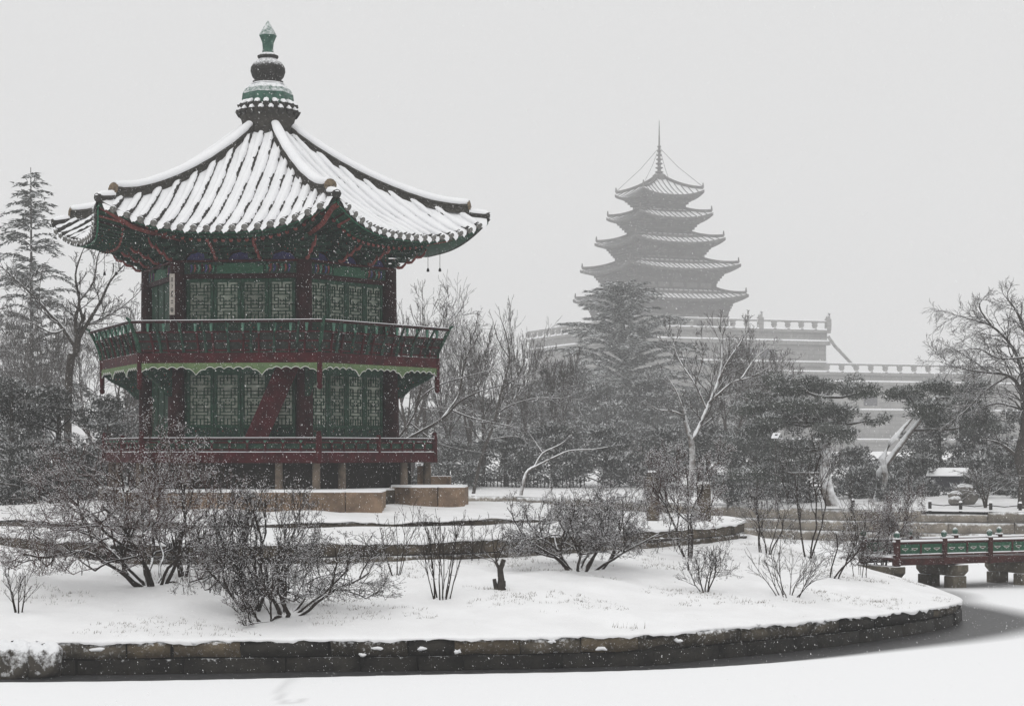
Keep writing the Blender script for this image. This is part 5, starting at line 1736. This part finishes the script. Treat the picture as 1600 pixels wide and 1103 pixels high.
def pads_cloud(pads, rng, size, width, dens, snow_top=0.5, snow_low=0.08):
    """pads: (x, y, z, rx, rz); needle tufts filling flattened ellipsoids"""
    C, D, SN = [], [], []
    for x, y, z, rx, rz in pads:
        n = max(10, int(dens * rx * (rx + rz)))
        q = rng.normal(size=(n, 3)); q /= np.linalg.norm(q, axis=1, keepdims=True)
        rad = rng.random(n) ** 0.35 * rng.uniform(0.75, 1.12, n)
        u = q * rad[:, None]
        c = np.stack([x + u[:, 0] * rx, y + u[:, 1] * rx, z + u[:, 2] * rz], 1)
        d = q * np.array([1, 1, 0.5]) + rng.normal(size=(n, 3)) * 0.55 + np.array([0, 0, 0.1])
        load = rng.uniform(0.1, 2.0)
        s_ = np.where(u[:, 2] > 0.30, min(0.9, snow_top * load * 1.3), snow_low * load) > rng.random(n)
        C.append(c); D.append(d); SN.append(np.where(s_, rng.uniform(0.22, 0.7, n), rng.uniform(0, 0.05, n) + 0.06 * rng.random()))
    C = np.concatenate(C); D = np.concatenate(D); SN = np.concatenate(SN)
    return tri_cloud(C, D, size * rng.uniform(0.6, 1.4, len(C)), width * rng.uniform(0.7, 1.3, len(C)), SN, rng)


def evergreen(px, ytop, d, hwpx, seed, label, name='evergreen_tree', mtl=None, dens=95, size=0.34, ybot=None, group='evergreens behind the pond', snow_top=0.40):
    x = (px - 800) / FPX * d; z0 = gz_any(x, d)
    ht = zpix(ytop, d) - z0; hw = hwpx / FPX * d
    rg = random.Random(seed); rng = np.random.default_rng(seed)
    root = empty(name, (x, d, z0)); tag(root, label, 'tree', group)
    pads = []
    n = 34
    for i_ in range(n):
        t = (i_ + rg.random()) / n
        zc = ht * (0.10 + 0.86 * t)
        wmax = hw * (0.55 + 0.6 * math.sin(math.pi * min(1, (0.18 + t * 0.78)))) * (1 if t < 0.7 else 1 - (t - 0.7) * 1.9)
        a = rg.uniform(0, 2 * math.pi); rr4 = wmax * math.sqrt(rg.random()) * 0.85
        prx = hw * rg.uniform(0.24, 0.46)
        pads.append((rr4 * math.cos(a), rr4 * math.sin(a), zc, prx, prx * rg.uniform(0.35, 0.6)))
    V, F, SN = pads_cloud(pads, rng, size, size * 0.42, dens, snow_top)
    link('crown', mesh_np('crown', V, F, mtl or M_mass, False, {'snow': SN}), root)
    g = Grow(seed)
    g.seg.append((0, 0, -0.2, 0, 0, ht * 0.4, 0.16, 0.12)); g.seg.append((0, 0, ht * 0.4, 0, 0, ht * 0.97, 0.12, 0.04))
    for pd in pads[::2]: g.seg.append((0, 0, max(0.2, pd[2] - pd[3] * 0.8), pd[0], pd[1], pd[2], 0.05, 0.02))
    A, T = g.array()
    link('trunk', seg_mesh('trunk', A, M_farbark, 6, rng, True), root)
    return root


def fir(px, ytop, d, hwpx, seed, label, zbase=None, dens=1.0, droop=0.25, snow_p=0.35, size=0.3, nbr=5):
    x = (px - 800) / FPX * d; z0 = gz_any(x, d)
    ht = zpix(ytop, d) - z0; hw = hwpx / FPX * d
    rg = random.Random(seed); rng = np.random.default_rng(seed)
    root = empty('fir_tree', (x, d, z0)); tag(root, label, 'tree', 'firs behind the pond')
    C, D, SN = [], [], []
    g = Grow(seed)
    g.seg.append((0, 0, -0.2, 0.05, 0, ht * 0.5, 0.20, 0.12)); g.seg.append((0.05, 0, ht * 0.5, 0, 0, ht, 0.12, 0.02))
    zc = ht * 0.10
    while zc < ht * 0.985:
        t = zc / ht
        nb_ = nbr
        for q in range(nb_):
            az = rg.uniform(0, 2 * math.pi)
            Lb = hw * (1 - t) ** 0.7 * 1.5 * rg.uniform(0.3, 1.15) + 0.2
            Lb = min(Lb, hw * 1.15)
            up = 0.38 * t + rg.uniform(-0.05, 0.12)
            pts = []
            n = max(3, int(Lb / (0.22 * max(1.0, ht / 18.0))))
            px_, pz_ = 0.0, zc
            prev = (0, 0, zc)
            for i_ in range(1, n + 1):
                f = i_ / n
                r_ = Lb * f
                z_ = zc + Lb * (up * f + 0.12 * math.sin(f * 2.5) - droop * f * f * 1.2)
                cur = (r_ * math.cos(az), r_ * math.sin(az), z_)
                if i_ <= n: g.seg.append(prev + cur + (0.035 * (1 - f * 0.8), 0.035 * (1 - f * 0.9)))
                tw = (0.2 + 0.6 * math.sin(math.pi * min(1, 0.15 + 0.85 * f))) * min(1, Lb * 0.6) * (1 - 0.35 * f)
                nt_ = int(5 * dens + 0.5)
                for s_ in range(nt_):
                    sg = -1 if s_ % 2 else 1
                    da = az + sg * rg.uniform(0.4, 1.1)
                    C.append((cur[0] + rg.gauss(0, 0.06), cur[1] + rg.gauss(0, 0.06), cur[2] + rg.gauss(0, 0.05)))
                    D.append((math.cos(da), math.sin(da), rg.uniform(-0.55, 0.15)))
                    SN.append(rg.uniform(0.6, 1) if rg.random() < snow_p else rg.uniform(0, 0.15))
                prev = cur
        zc += 0.40 * max(1.0, ht / 18.0) * rg.uniform(0.5, 1.6)
    C = np.array(C); D = np.array(D); SN = np.array(SN)
    V, F, SN = tri_cloud(C, D, size * rng.uniform(0.6, 1.5, len(C)), 0.085 * max(1.0, ht / 16.0) * rng.uniform(0.7, 1.3, len(C)), SN, rng)
    link('crown', mesh_np('crown', V, F, M_fir, False, {'snow': SN}), root)
    A, T = g.array()
    link('trunk', seg_mesh('trunk', A, M_farbark, 5, rng, True), root)
    return root


def bare(px, ytop, d, xl, xr, seed, label, S, trunk_r=0.16, mt=None, lean=(0, 0, 1), stems=1, trunkL=0.45, mt_thick=None, rthr=0.04, group='bare trees behind the pond', pybase=None, yd=None):
    x = (px - 800) / FPX * d; z0 = gz_any(x, d)
    ht = zpix(ytop, d) - z0
    root = empty('bare_tree', (x, d, z0 - 0.05)); tag(root, label, 'tree', group)
    g = Grow(seed)
    for q in range(stems):
        dv = lean if stems == 1 else (g.r.uniform(-.3, .3), g.r.uniform(-.3, .3), 1)
        g.go((0, 0, 0), dv, ht * trunkL, trunk_r, 0, S)
    sc = d / FPX
    A, T = g.array(ht, (px - xl) * sc, (xr - px) * sc, yd or (xr - xl) * sc * 0.45)
    plant_parts(root, A, T, np.random.default_rng(seed), mt_thick or mt or M_farbark, mt or M_farbark, rthr)
    return root


def limb_tree(px, pybase, d, limbs, S, seed, label, mt=None, mt_thick=None, rthr=0.04, kids=0.9, group='bare trees behind the pond', name='bare_tree'):
    """limbs: (pixel polyline, r0, r1, depth drift) traced main limbs; side branches are grown from them"""
    x = (px - 800) / FPX * d; z0 = gz_any(x, d)
    o_ = Vector((x, d, z0 - 0.05))
    root = empty(name, o_); tag(root, label, 'tree', group)
    g = Grow(seed); rg = g.r; main = []
    for pts, r0, r1, dr in limbs:
        w = []
        n = len(pts)
        for i_, (a, c) in enumerate(pts):
            q = P(a, c, d + dr * i_ / (n - 1)) - o_
            if i_ == 0 and c >= pybase - 1: q.z = -0.2
            w.append(q)
        if main and not (pts[0][1] >= pybase - 1):
            w[0] = min((Vector(m_[3:6]) for m_ in main), key=lambda v_: (v_ - w[0]).length)
        # smooth and subdivide
        f = []
        for i_ in range(n - 1):
            p0, p1, p2, p3 = w[max(i_ - 1, 0)], w[i_], w[i_ + 1], w[min(i_ + 2, n - 1)]
            for t in (0, 0.25, 0.5, 0.75):
                f.append(0.5 * ((2 * p1) + (-p0 + p2) * t + (2 * p0 - 5 * p1 + 4 * p2 - p3) * t * t + (-p0 + 3 * p1 - 3 * p2 + p3) * t ** 3))
        f.append(w[-1])
        m = len(f); tot = sum((f[i_ + 1] - f[i_]).length for i_ in range(m - 1))
        for i_ in range(m - 1):
            ra, rb = r0 + (r1 - r0) * i_ / (m - 1), r0 + (r1 - r0) * (i_ + 1) / (m - 1)
            j_ = Vector((rg.gauss(0, 0.015), rg.gauss(0, 0.015), rg.gauss(0, 0.015)))
            main.append(tuple(f[i_]) + tuple(f[i_ + 1]) + (ra, rb))
            dv = (f[i_ + 1] - f[i_]); ln = dv.length; dv.normalize()
            fr = i_ / (m - 1)
            if ra < 0.13 and fr > 0.12:
                k_ = kids * ln / 0.45
                while k_ > 0:
                    if rg.random() < k_:
                        q = Vector((rg.gauss(0, 1), rg.gauss(0, 1), rg.gauss(0, 0.8))); q -= q.dot(dv) * dv; q.normalize()
                        an = math.radians(rg.gauss(42, 12))
                        nd = dv * math.cos(an) + q * math.sin(an)
                        g.go(tuple(f[i_].lerp(f[i_ + 1], rg.random())), tuple(nd), max(0.5, tot * 0.34 * (1.1 - 0.6 * fr) * rg.uniform(0.6, 1.2)), max(ra * 0.5, 0.012), 2, S)
                    k_ -= 1
        g.go(tuple(f[-1]), tuple((f[-1] - f[-2]).normalized()), max(0.5, tot * 0.16), r1, 2, S)
    A, T = g.array()
    rng = np.random.default_rng(seed)
    link('trunk', seg_mesh('trunk', np.array(main), mt_thick or mt or M_bark, 7, rng, True), root)
    link('branches', seg_mesh('branches', A, mt or M_bark, 3, rng), root)
    return root


S_T = dict(seg=[0.45, 0.35, 0.28, 0.22, 0.18], wander=0.11, trop=[0.01, 0.03, 0.035, 0.04, 0.04], kids=[6, 5, 5, 4], ang=[(38, 10), (38, 12), (36, 12), (34, 12)],
           ratio=[0.75, 0.62, 0.55, 0.5], t0=[0.42, 0.2, 0.15, 0.1], max=4, taper=0.35, rmin=0.011, rr=0.66)
S_UP = dict(S_T, ang=[(32, 9), (34, 11), (34, 12), (34, 12)], trop=[0.01, 0.03, 0.03, 0.035, 0.03], kids=[7, 5, 5, 4], t0=[0.3, 0.2, 0.1, 0.1], rmin=0.009, wander=0.13)
S_DROOP = dict(S_T, trop=[0.0, 0.0, -0.03, -0.05, -0.06], wander=0.13)
S_OPEN = dict(S_T, kids=[6, 4, 4, 3], wander=0.14, ang=[(48, 10), (44, 12), (40, 12), (38, 12)])
S_SMALL = dict(S_T, kids=[5, 4, 3], max=3, seg=[0.3, 0.22, 0.18, 0.15])

fir(48, 262, 122, 96, 201, 'tall thin fir rising left of the pavilion roof', dens=1.6, droop=0.30, snow_p=0.22)
fir(975, 438, 235, 135, 202, 'broad hazy fir in front of the pagoda', dens=3.4, droop=0.10, snow_p=0.32, size=0.5, nbr=8)
# island evergreens at left, behind the terrace
evergreen(18, 590, 67, 90, 301, 'dark snow flecked evergreen at the left edge behind the terrace', dens=620, size=0.115)
evergreen(92, 600, 69, 75, 302, 'dark evergreen bush between the left edge and the pavilion gallery', dens=620, size=0.115)
evergreen(170, 618, 71, 70, 303, 'dark evergreen bush half hidden by the left gallery corner', dens=620, size=0.115)
evergreen(50, 690, 64.5, 80, 304, 'low snowy evergreen shrub in front of the left evergreens', dens=700, size=0.105, snow_top=0.55)
evergreen(140, 700, 65, 65, 305, 'low snow flecked evergreen shrub left of the widest bare shrub', dens=700, size=0.105, snow_top=0.5)
bare(20, 470, 118, -60, 120, 402, 'hazy thicket of bare branches at the left edge', S_T, 0.12, stems=3)
bare(150, 480, 120, 60, 250, 403, 'hazy bare tree just left of the pavilion columns', S_T, 0.12, stems=2)
# right of the pavilion
bare(668, 436, 116, 600, 740, 404, 'bare tree whose crown touches the right roof eave', S_T, 0.15)
bare(728, 424, 118, 668, 795, 405, 'tallest upright bare tree right of the pavilion', S_UP, 0.15)
bare(782, 462, 122, 735, 832, 406, 'slender upright bare tree between the pavilion and the pagoda', S_UP, 0.13)
bare(826, 492, 126, 790, 872, 407, 'shorter pale bare tree nearest the pagoda terrace', S_UP, 0.12)
bare(700, 470, 121, 640, 770, 408, 'hazy bare tree behind the tallest upright one', S_UP, 0.12, stems=2)
S_H = dict(S_T, trop=[0.0, 0.01, 0.0, 0.01, 0.02], wander=0.16, kids=[6, 4, 3, 3], ang=[(50, 15), (45, 15), (40, 14), (40, 14)], flat=0.5)
bare(1540, 720, 90.5, 1485, 1598, 414, 'small bare tree beside the rock pile at far right', S_SMALL, 0.06, mt=M_bark, stems=3, trunkL=0.5)
bare(1180, 690, 95, 1130, 1240, 415, 'dark bare undergrowth below the big pine', S_SMALL, 0.05, stems=3)
S_L = dict(S_T, kids=[6, 5, 5, 4], seg=[0.3, 0.3, 0.2, 0.17, 0.14], ratio=[0.7, 0.6, 0.6, 0.5], rmin=0.009)
limb_tree(105, 640, 76, [([(104, 640), (108, 590), (118, 552), (122, 530)], 0.16, 0.12, 0), ([(118, 548), (100, 515), (78, 490), (52, 462), (28, 440), (4, 418)], 0.09, 0.02, 1.0), ([(121, 532), (118, 500), (124, 470), (118, 430), (128, 395)], 0.085, 0.02, -0.8),
     ([(122, 530), (140, 500), (158, 470), (172, 440), (196, 412)], 0.09, 0.02, -1.2), ([(138, 505), (165, 495), (190, 480), (212, 462)], 0.05, 0.015, 0.5), ([(100, 515), (80, 520), (50, 505), (22, 500)], 0.05, 0.012, -1), ([(124, 470), (146, 440), (152, 405), (160, 380)], 0.05, 0.012, 0.6)],
     S_L, 401, 'forked bare tree with snowy limbs left of the pavilion', kids=1.2)
limb_tree(604, 735, 73, [([(604, 735), (610, 700), (622, 692)], 0.13, 0.08, 0), ([(612, 698), (650, 678), (690, 655), (718, 628), (748, 612), (790, 600)], 0.07, 0.015, -1), ([(690, 655), (715, 620), (722, 590), (728, 560), (745, 530)], 0.05, 0.014, 1),
     ([(700, 640), (735, 652), (770, 660), (806, 668)], 0.035, 0.012, -1), ([(612, 700), (640, 660), (660, 620), (690, 600), (730, 588), (780, 575)], 0.05, 0.012, 1), ([(650, 640), (670, 560), (690, 500), (700, 470)], 0.05, 0.012, 2), ([(640, 660), (680, 690), (710, 700), (745, 706)], 0.03, 0.01, 0)],
     dict(S_L, wander=0.15), 409, 'snow laden branches reaching right from behind the pavilion', kids=0.5)
limb_tree(738, 757, 108.5, [([(738, 757), (752, 716), (772, 660), (784, 610), (796, 560), (790, 520)], 0.10, 0.03, 0), ([(784, 612), (800, 595), (830, 585), (852, 575)], 0.045, 0.015, 0), ([(776, 650), (800, 632), (840, 622), (880, 622), (905, 612)], 0.045, 0.012, 0), ([(764, 685), (800, 682), (830, 688)], 0.035, 0.012, 0), ([(796, 560), (778, 530), (770, 500)], 0.035, 0.012, 0)],
     S_SMALL, 410, 'thin leaning bare sapling on the far bank right of the pavilion', kids=0.35)
limb_tree(812, 765, 106.5, [([(812, 765), (822, 740), (838, 728)], 0.10, 0.08, 0), ([(834, 732), (848, 708), (872, 696), (884, 688)], 0.06, 0.02, 0), ([(836, 730), (862, 716), (890, 704), (925, 702), (950, 698)], 0.06, 0.015, 0), ([(850, 710), (836, 690), (826, 676)], 0.03, 0.012, 0)],
     S_SMALL, 411, 'small snowy fork of a tree on the far bank, right of the leaning sapling', kids=0.5, mt_thick=M_snowbark)
limb_tree(1078, 775, 104, [([(1078, 775), (1082, 720), (1080, 688)], 0.17, 0.15, 0), ([(1080, 690), (1072, 662), (1068, 640)], 0.13, 0.09, 0), ([(1080, 690), (1092, 668), (1108, 630), (1122, 596), (1128, 560), (1126, 520)], 0.13, 0.03, 1), ([(1070, 652), (1050, 642), (1030, 640), (1018, 634)], 0.06, 0.02, -1),
     ([(1108, 632), (1120, 618), (1145, 597), (1170, 590), (1200, 575)], 0.08, 0.02, -1), ([(1104, 640), (1086, 600), (1060, 560), (1048, 520)], 0.06, 0.015, 1), ([(1122, 596), (1140, 560), (1160, 530), (1166, 505)], 0.06, 0.015, 0), ([(1068, 640), (1056, 610), (1040, 585)], 0.05, 0.015, 0), ([(1086, 600), (1098, 560), (1096, 520)], 0.05, 0.012, 0), ([(1160, 592), (1180, 560), (1205, 540)], 0.04, 0.012, 0)],
     S_L, 412, 'pale snow plastered bare tree in front of the museum terrace', mt_thick=M_snowbark, rthr=0.06, kids=1.5)
limb_tree(1597, 800, 90, [([(1597, 800), (1600, 750), (1592, 720), (1596, 690)], 0.26, 0.2, 0), ([(1592, 722), (1580, 705), (1566, 695), (1556, 690)], 0.09, 0.06, 0), ([(1596, 690), (1600, 640), (1590, 600), (1570, 585), (1540, 582), (1500, 575), (1470, 565)], 0.12, 0.015, -1),
     ([(1600, 640), (1596, 580), (1580, 540), (1550, 510), (1520, 500), (1485, 490)], 0.10, 0.015, 1), ([(1600, 620), (1606, 540), (1590, 490), (1572, 465)], 0.12, 0.02, 0), ([(1570, 586), (1540, 610), (1510, 640), (1484, 660)], 0.06, 0.012, -1), ([(1550, 512), (1530, 480), (1540, 462)], 0.05, 0.012, 1), ([(1606, 560), (1640, 500), (1660, 460)], 0.1, 0.02, 0), ([(1540, 582), (1515, 560), (1480, 540)], 0.05, 0.012, 0), ([(1585, 640), (1560, 630), (1530, 635), (1505, 620)], 0.06, 0.012, 1), ([(1596, 560), (1560, 560), (1530, 545), (1500, 548)], 0.06, 0.012, -2)],
     dict(S_DROOP, seg=[0.3, 0.3, 0.2, 0.17, 0.14], kids=[6, 5, 6, 5], rmin=0.007), 413, 'spreading bare tree at the right edge with drooping twigs', kids=2.3)
S_TW = dict(S_T, kids=[7, 6, 5, 4], rmin=0.012, wander=0.13)
bare(60, 455, 112.5, -20, 140, 416, 'brownish twiggy tree between the tall fir and the forked tree', S_TW, 0.12, stems=2)
bare(190, 470, 114, 110, 280, 417, 'brownish twiggy tree peeping left of the upper gallery', S_TW, 0.12, stems=2)
bare(640, 470, 113, 570, 720, 418, 'twiggy tree close to the right wall of the pavilion', S_TW, 0.12, stems=2)
bare(755, 500, 114, 690, 830, 419, 'twiggy tree in front of the slender upright trees', S_TW, 0.11, stems=2)
bare(1150, 515, 122, 1090, 1215, 420, 'fine twigged hazy tree just right of the pale bare tree', S_TW, 0.11, stems=2)
bare(1205, 545, 124, 1150, 1268, 421, 'fine twigged hazy tree behind the big pine crown', S_TW, 0.11, stems=2)
bare(862, 530, 128, 815, 915, 422, 'fine twigged hazy tree left of the broad fir', S_TW, 0.1, stems=2)
# evergreen mass across the far bank
EV = [(668, 640, 120, 60, 'grey evergreen just right of the pavilion gallery'), (742, 622, 122, 62, 'grey evergreen behind the leaning sapling'),
      (815, 598, 124, 66, 'rounded grey evergreen left of the broad fir'), (880, 566, 126, 70, 'tall grey evergreen at the left foot of the broad fir'),
      (948, 596, 122, 66, 'grey evergreen below the broad fir'), (1020, 590, 124, 66, 'grey evergreen at the right foot of the broad fir'),
      (1090, 610, 120, 62, 'grey evergreen behind the pale bare tree'), (1150, 600, 118, 58, 'grey evergreen between the pale bare tree and the big pine'),
      (700, 690, 112, 58, 'low dark evergreen near the lower balustrade end'), (790, 676, 114, 62, 'low dark evergreen behind the small snowy fork'),
      (868, 664, 115, 62, 'low snowy evergreen left of the granite posts'), (945, 668, 113, 62, 'low snow flecked evergreen behind the wide dark shrub'),
      (1024, 672, 111, 60, 'low evergreen behind the left granite post'), (1106, 664, 108, 58, 'dark evergreen behind the right granite post'),
      (1180, 660, 104, 56, 'dark evergreen behind the white slanting box'), (1255, 690, 104, 52, 'dark evergreen left of the curved pine trunk'),
      (1335, 700, 106, 48, 'low hedge like evergreen right of the curved pine trunk'), (1400, 715, 108, 46, 'low hedge like evergreen behind the leaning pine trunk'),
      (1468, 640, 112, 56, 'dark evergreen behind the hut'), (1536, 650, 110, 58, 'dark evergreen right of the hut'), (1596, 640, 108, 58, 'dark evergreen at the right edge behind the bare tree'),
      (1432, 716, 104, 48, 'low dark evergreen left of the hut'), (1528, 712, 104, 46, 'low dark evergreen behind the rock pile'), (1580, 700, 103, 50, 'low dark evergreen behind the right edge trunk'),
      (1350, 730, 100, 40, 'knee high evergreen right of the curved pine trunk'), (636, 690, 116, 50, 'low dark evergreen glimpsed past the lower balustrade corner'),
      (228, 600, 118, 80, 'grey evergreen seen under the left gallery corner'), (588, 606, 121, 78, 'grey evergreen half hidden behind the right columns of the pavilion')]
for k, (px, yt, d, hw, lb) in enumerate(EV):
    f_ = 1.5 if k < 8 else 1.0
    evergreen(px, yt, d * f_, hw, 500 + k, lb, dens=230 / f_ ** 2, size=0.19 * f_)
UND = ['knee high dark bush under the left end of the pines', 'knee high dark bush below the white slanting box', 'knee high dark bush left of the curved pine trunk', 'knee high dark bush just right of the curved pine trunk', 'knee high dark bush at the foot of the leaning pine', 'knee high dark bush left of the rock pile', 'knee high dark bush right of the rock pile', 'knee high dark bush behind the small bare tree at far right', 'knee high dark bush at the right edge of the picture']
for k, px in enumerate((1140, 1190, 1245, 1330, 1385, 1440, 1525, 1570, 1610)): evergreen(px, 738 + 9 * (k % 3), 96 + 2.5 * (k % 2), 34, 560 + k, UND[k], name='undergrowth_bush', dens=330, size=0.15, group='undergrowth under the pines')


# red pines with flat needle pads
def pine(px, d, trunk, pads, seed, label, tr=0.24, dens=620, size=0.14):
    """trunk: pixel polyline from the base up; pads: (px, py, half width px, half height px, depth offset)"""
    x = (px - 800) / FPX * d; z0 = gz_any(x, d)
    root = empty('pine_tree', (x, d, z0)); tag(root, label, 'tree', 'pines on the far bank')
    rng = np.random.default_rng(seed); rg = random.Random(seed)
    o_ = Vector((x, d, z0))
    pts = [P(a, c, d) - o_ for a, c in trunk]; pts[0].z = -0.2
    b = MB(); n = len(pts)
    b.tube(pts, [tr * (1 - 0.55 * i_ / (n - 1)) for i_ in range(n)], 9); b.obj('trunk', M_snowbark, root)
    pl = []
    g = Grow(seed)
    for a, c, w, h, dd in pads:
        p = P(a, c, d + dd) - o_
        rx, rz = w / FPX * d, h / FPX * d
        for q in range(7):
            an = rg.uniform(0, 6.28); f = math.sqrt(rg.random()) * 0.8
            pl.append((p.x + rx * f * math.cos(an), p.y + rx * 0.8 * f * math.sin(an), p.z + rg.uniform(-0.6, 0.6) * rz, rx * rg.uniform(0.32, 0.55), rz * rg.uniform(0.5, 0.9)))
        best = min(pts[1:], key=lambda t_: (t_ - p).length + max(0, t_.z - p.z) * 2)
        mid = best.lerp(p, 0.55) + Vector((0, 0, -0.15))
        link('limb', seg_mesh('limb', np.array([tuple(best) + tuple(mid) + (0.09, 0.07), tuple(mid) + tuple(p) + (0.07, 0.03)]), M_bark, 6, rng, True), root)
    V, F, SN = pads_cloud(pl, rng, size, size * 0.36, dens, 0.34, 0.05)
    link('crown', mesh_np('crown', V, F, M_pine, False, {'snow': SN}), root)


pine(1308, 93, [(1308, 790), (1294, 772), (1289, 740), (1292, 700), (1288, 660), (1280, 620)],
     [(1250, 600, 55, 18, 0), (1300, 604, 52, 18, 1), (1345, 612, 32, 14, 0), (1215, 628, 55, 20, 1), (1270, 636, 60, 20, -1), (1325, 650, 42, 16, 0), (1180, 650, 50, 20, 0), (1235, 662, 60, 20, 1), (1300, 676, 48, 14, -1),
      (1175, 690, 55, 22, 1), (1240, 700, 50, 22, 0), (1195, 730, 55, 24, 1), (1365, 655, 22, 9, 0)], 601, 'big dark pine with curved snow plastered trunk on the far bank', tr=0.34)
pine(1366, 96, [(1366, 770), (1374, 738), (1398, 706), (1424, 672), (1444, 648), (1462, 622)],
     [(1420, 618, 40, 16, 0), (1470, 606, 44, 18, 1), (1500, 630, 44, 20, 0), (1450, 640, 40, 14, -1), (1530, 610, 38, 18, 1), (1490, 660, 44, 18, 0), (1540, 660, 40, 20, 0)], 602, 'pine with a leaning forked snow plastered trunk at right', tr=0.19)
# second leaning stem of that pine
r = empty('leaning_trunk', P(1380, 760, 95.5)); tag(r, 'snow caked leaning trunk crossing the forked pine at right', 'trunk')
o_ = r.location
b = MB(); b.tube([P(a, c, 95.5) - o_ for a, c in ((1380, 770), (1384, 742), (1378, 716), (1392, 690), (1412, 668), (1428, 650))], [0.15, 0.13, 0.17, 0.12, 0.10, 0.05], 8); b.obj('stem', M_snowbark, r)

# ------------------------------------------------------------------ falling snow
rng = np.random.default_rng(77)
NF = 330000
fx = np.stack([rng.uniform(-22, 22, NF), rng.uniform(22, 66, NF), rng.uniform(0.1, 18, NF)], 1)
keep = ~((np.hypot(fx[:, 0] - CX, fx[:, 1] - CY) < 5.4) & (fx[:, 2] > 2.5) & (fx[:, 2] < 14))
fx = fx[keep]
sz = np.clip(rng.lognormal(math.log(0.0026), 0.42, len(fx)), 0.0012, 0.0075)[:, None]
ax = np.array([0.42, 0.05, -1.0]) + rng.normal(size=(len(fx), 3)) * 0.2
ax /= np.linalg.norm(ax, axis=1, keepdims=True)
sd_ = np.cross(ax, rng.normal(size=(len(fx), 3))); sd_ /= np.linalg.norm(sd_, axis=1, keepdims=True)
V = np.stack([fx + ax * sz * 2.2, fx + sd_ * sz, fx - ax * sz * 2.2, fx - sd_ * sz], 1).reshape(-1, 3)
F = np.arange(4 * len(fx)).reshape(-1, 4)
M_flake = bpy.data.materials.new('snowflake'); M_flake.use_nodes = True
fn = M_flake.node_tree; fb = fn.nodes['Principled BSDF']; fb.inputs['Base Color'].default_value = (0.9, 0.9, 0.9, 1); fb.inputs['Roughness'].default_value = 0.9
ft = fn.nodes.new('ShaderNodeBsdfTranslucent'); ft.inputs[0].default_value = (0.95, 0.95, 0.95, 1)
fm = fn.nodes.new('ShaderNodeMixShader'); fm.inputs[0].default_value = 0.45
fn.links.new(fb.outputs[0], fm.inputs[1]); fn.links.new(ft.outputs[0], fm.inputs[2]); fn.links.new(fm.outputs[0], fn.nodes['Material Output'].inputs['Surface'])
tag(link('falling_snow', mesh_np('falling_snow', V, F, M_flake)), 'snowflakes falling through the air all over the scene', 'snow', None, 'stuff')

# ------------------------------------------------------------------ haze
hm = bpy.data.materials.new('haze_air')
hm.use_nodes = True
hn = hm.node_tree
hn.nodes.remove(hn.nodes['Principled BSDF'])
pv = hn.nodes.new('ShaderNodeVolumePrincipled')
pv.inputs['Color'].default_value = (0.97, 0.97, 0.975, 1)
pv.inputs['Density'].default_value = 0.0008
pv.inputs['Anisotropy'].default_value = 0.0
hn.links.new(pv.outputs[0], hn.nodes['Material Output'].inputs['Volume'])
b = MB(); b.box(-420, 420, -100, 645, -8, 84)
tag(b.obj('haze', hm), 'pale snowy air over the whole scene', 'haze', None, 'stuff')
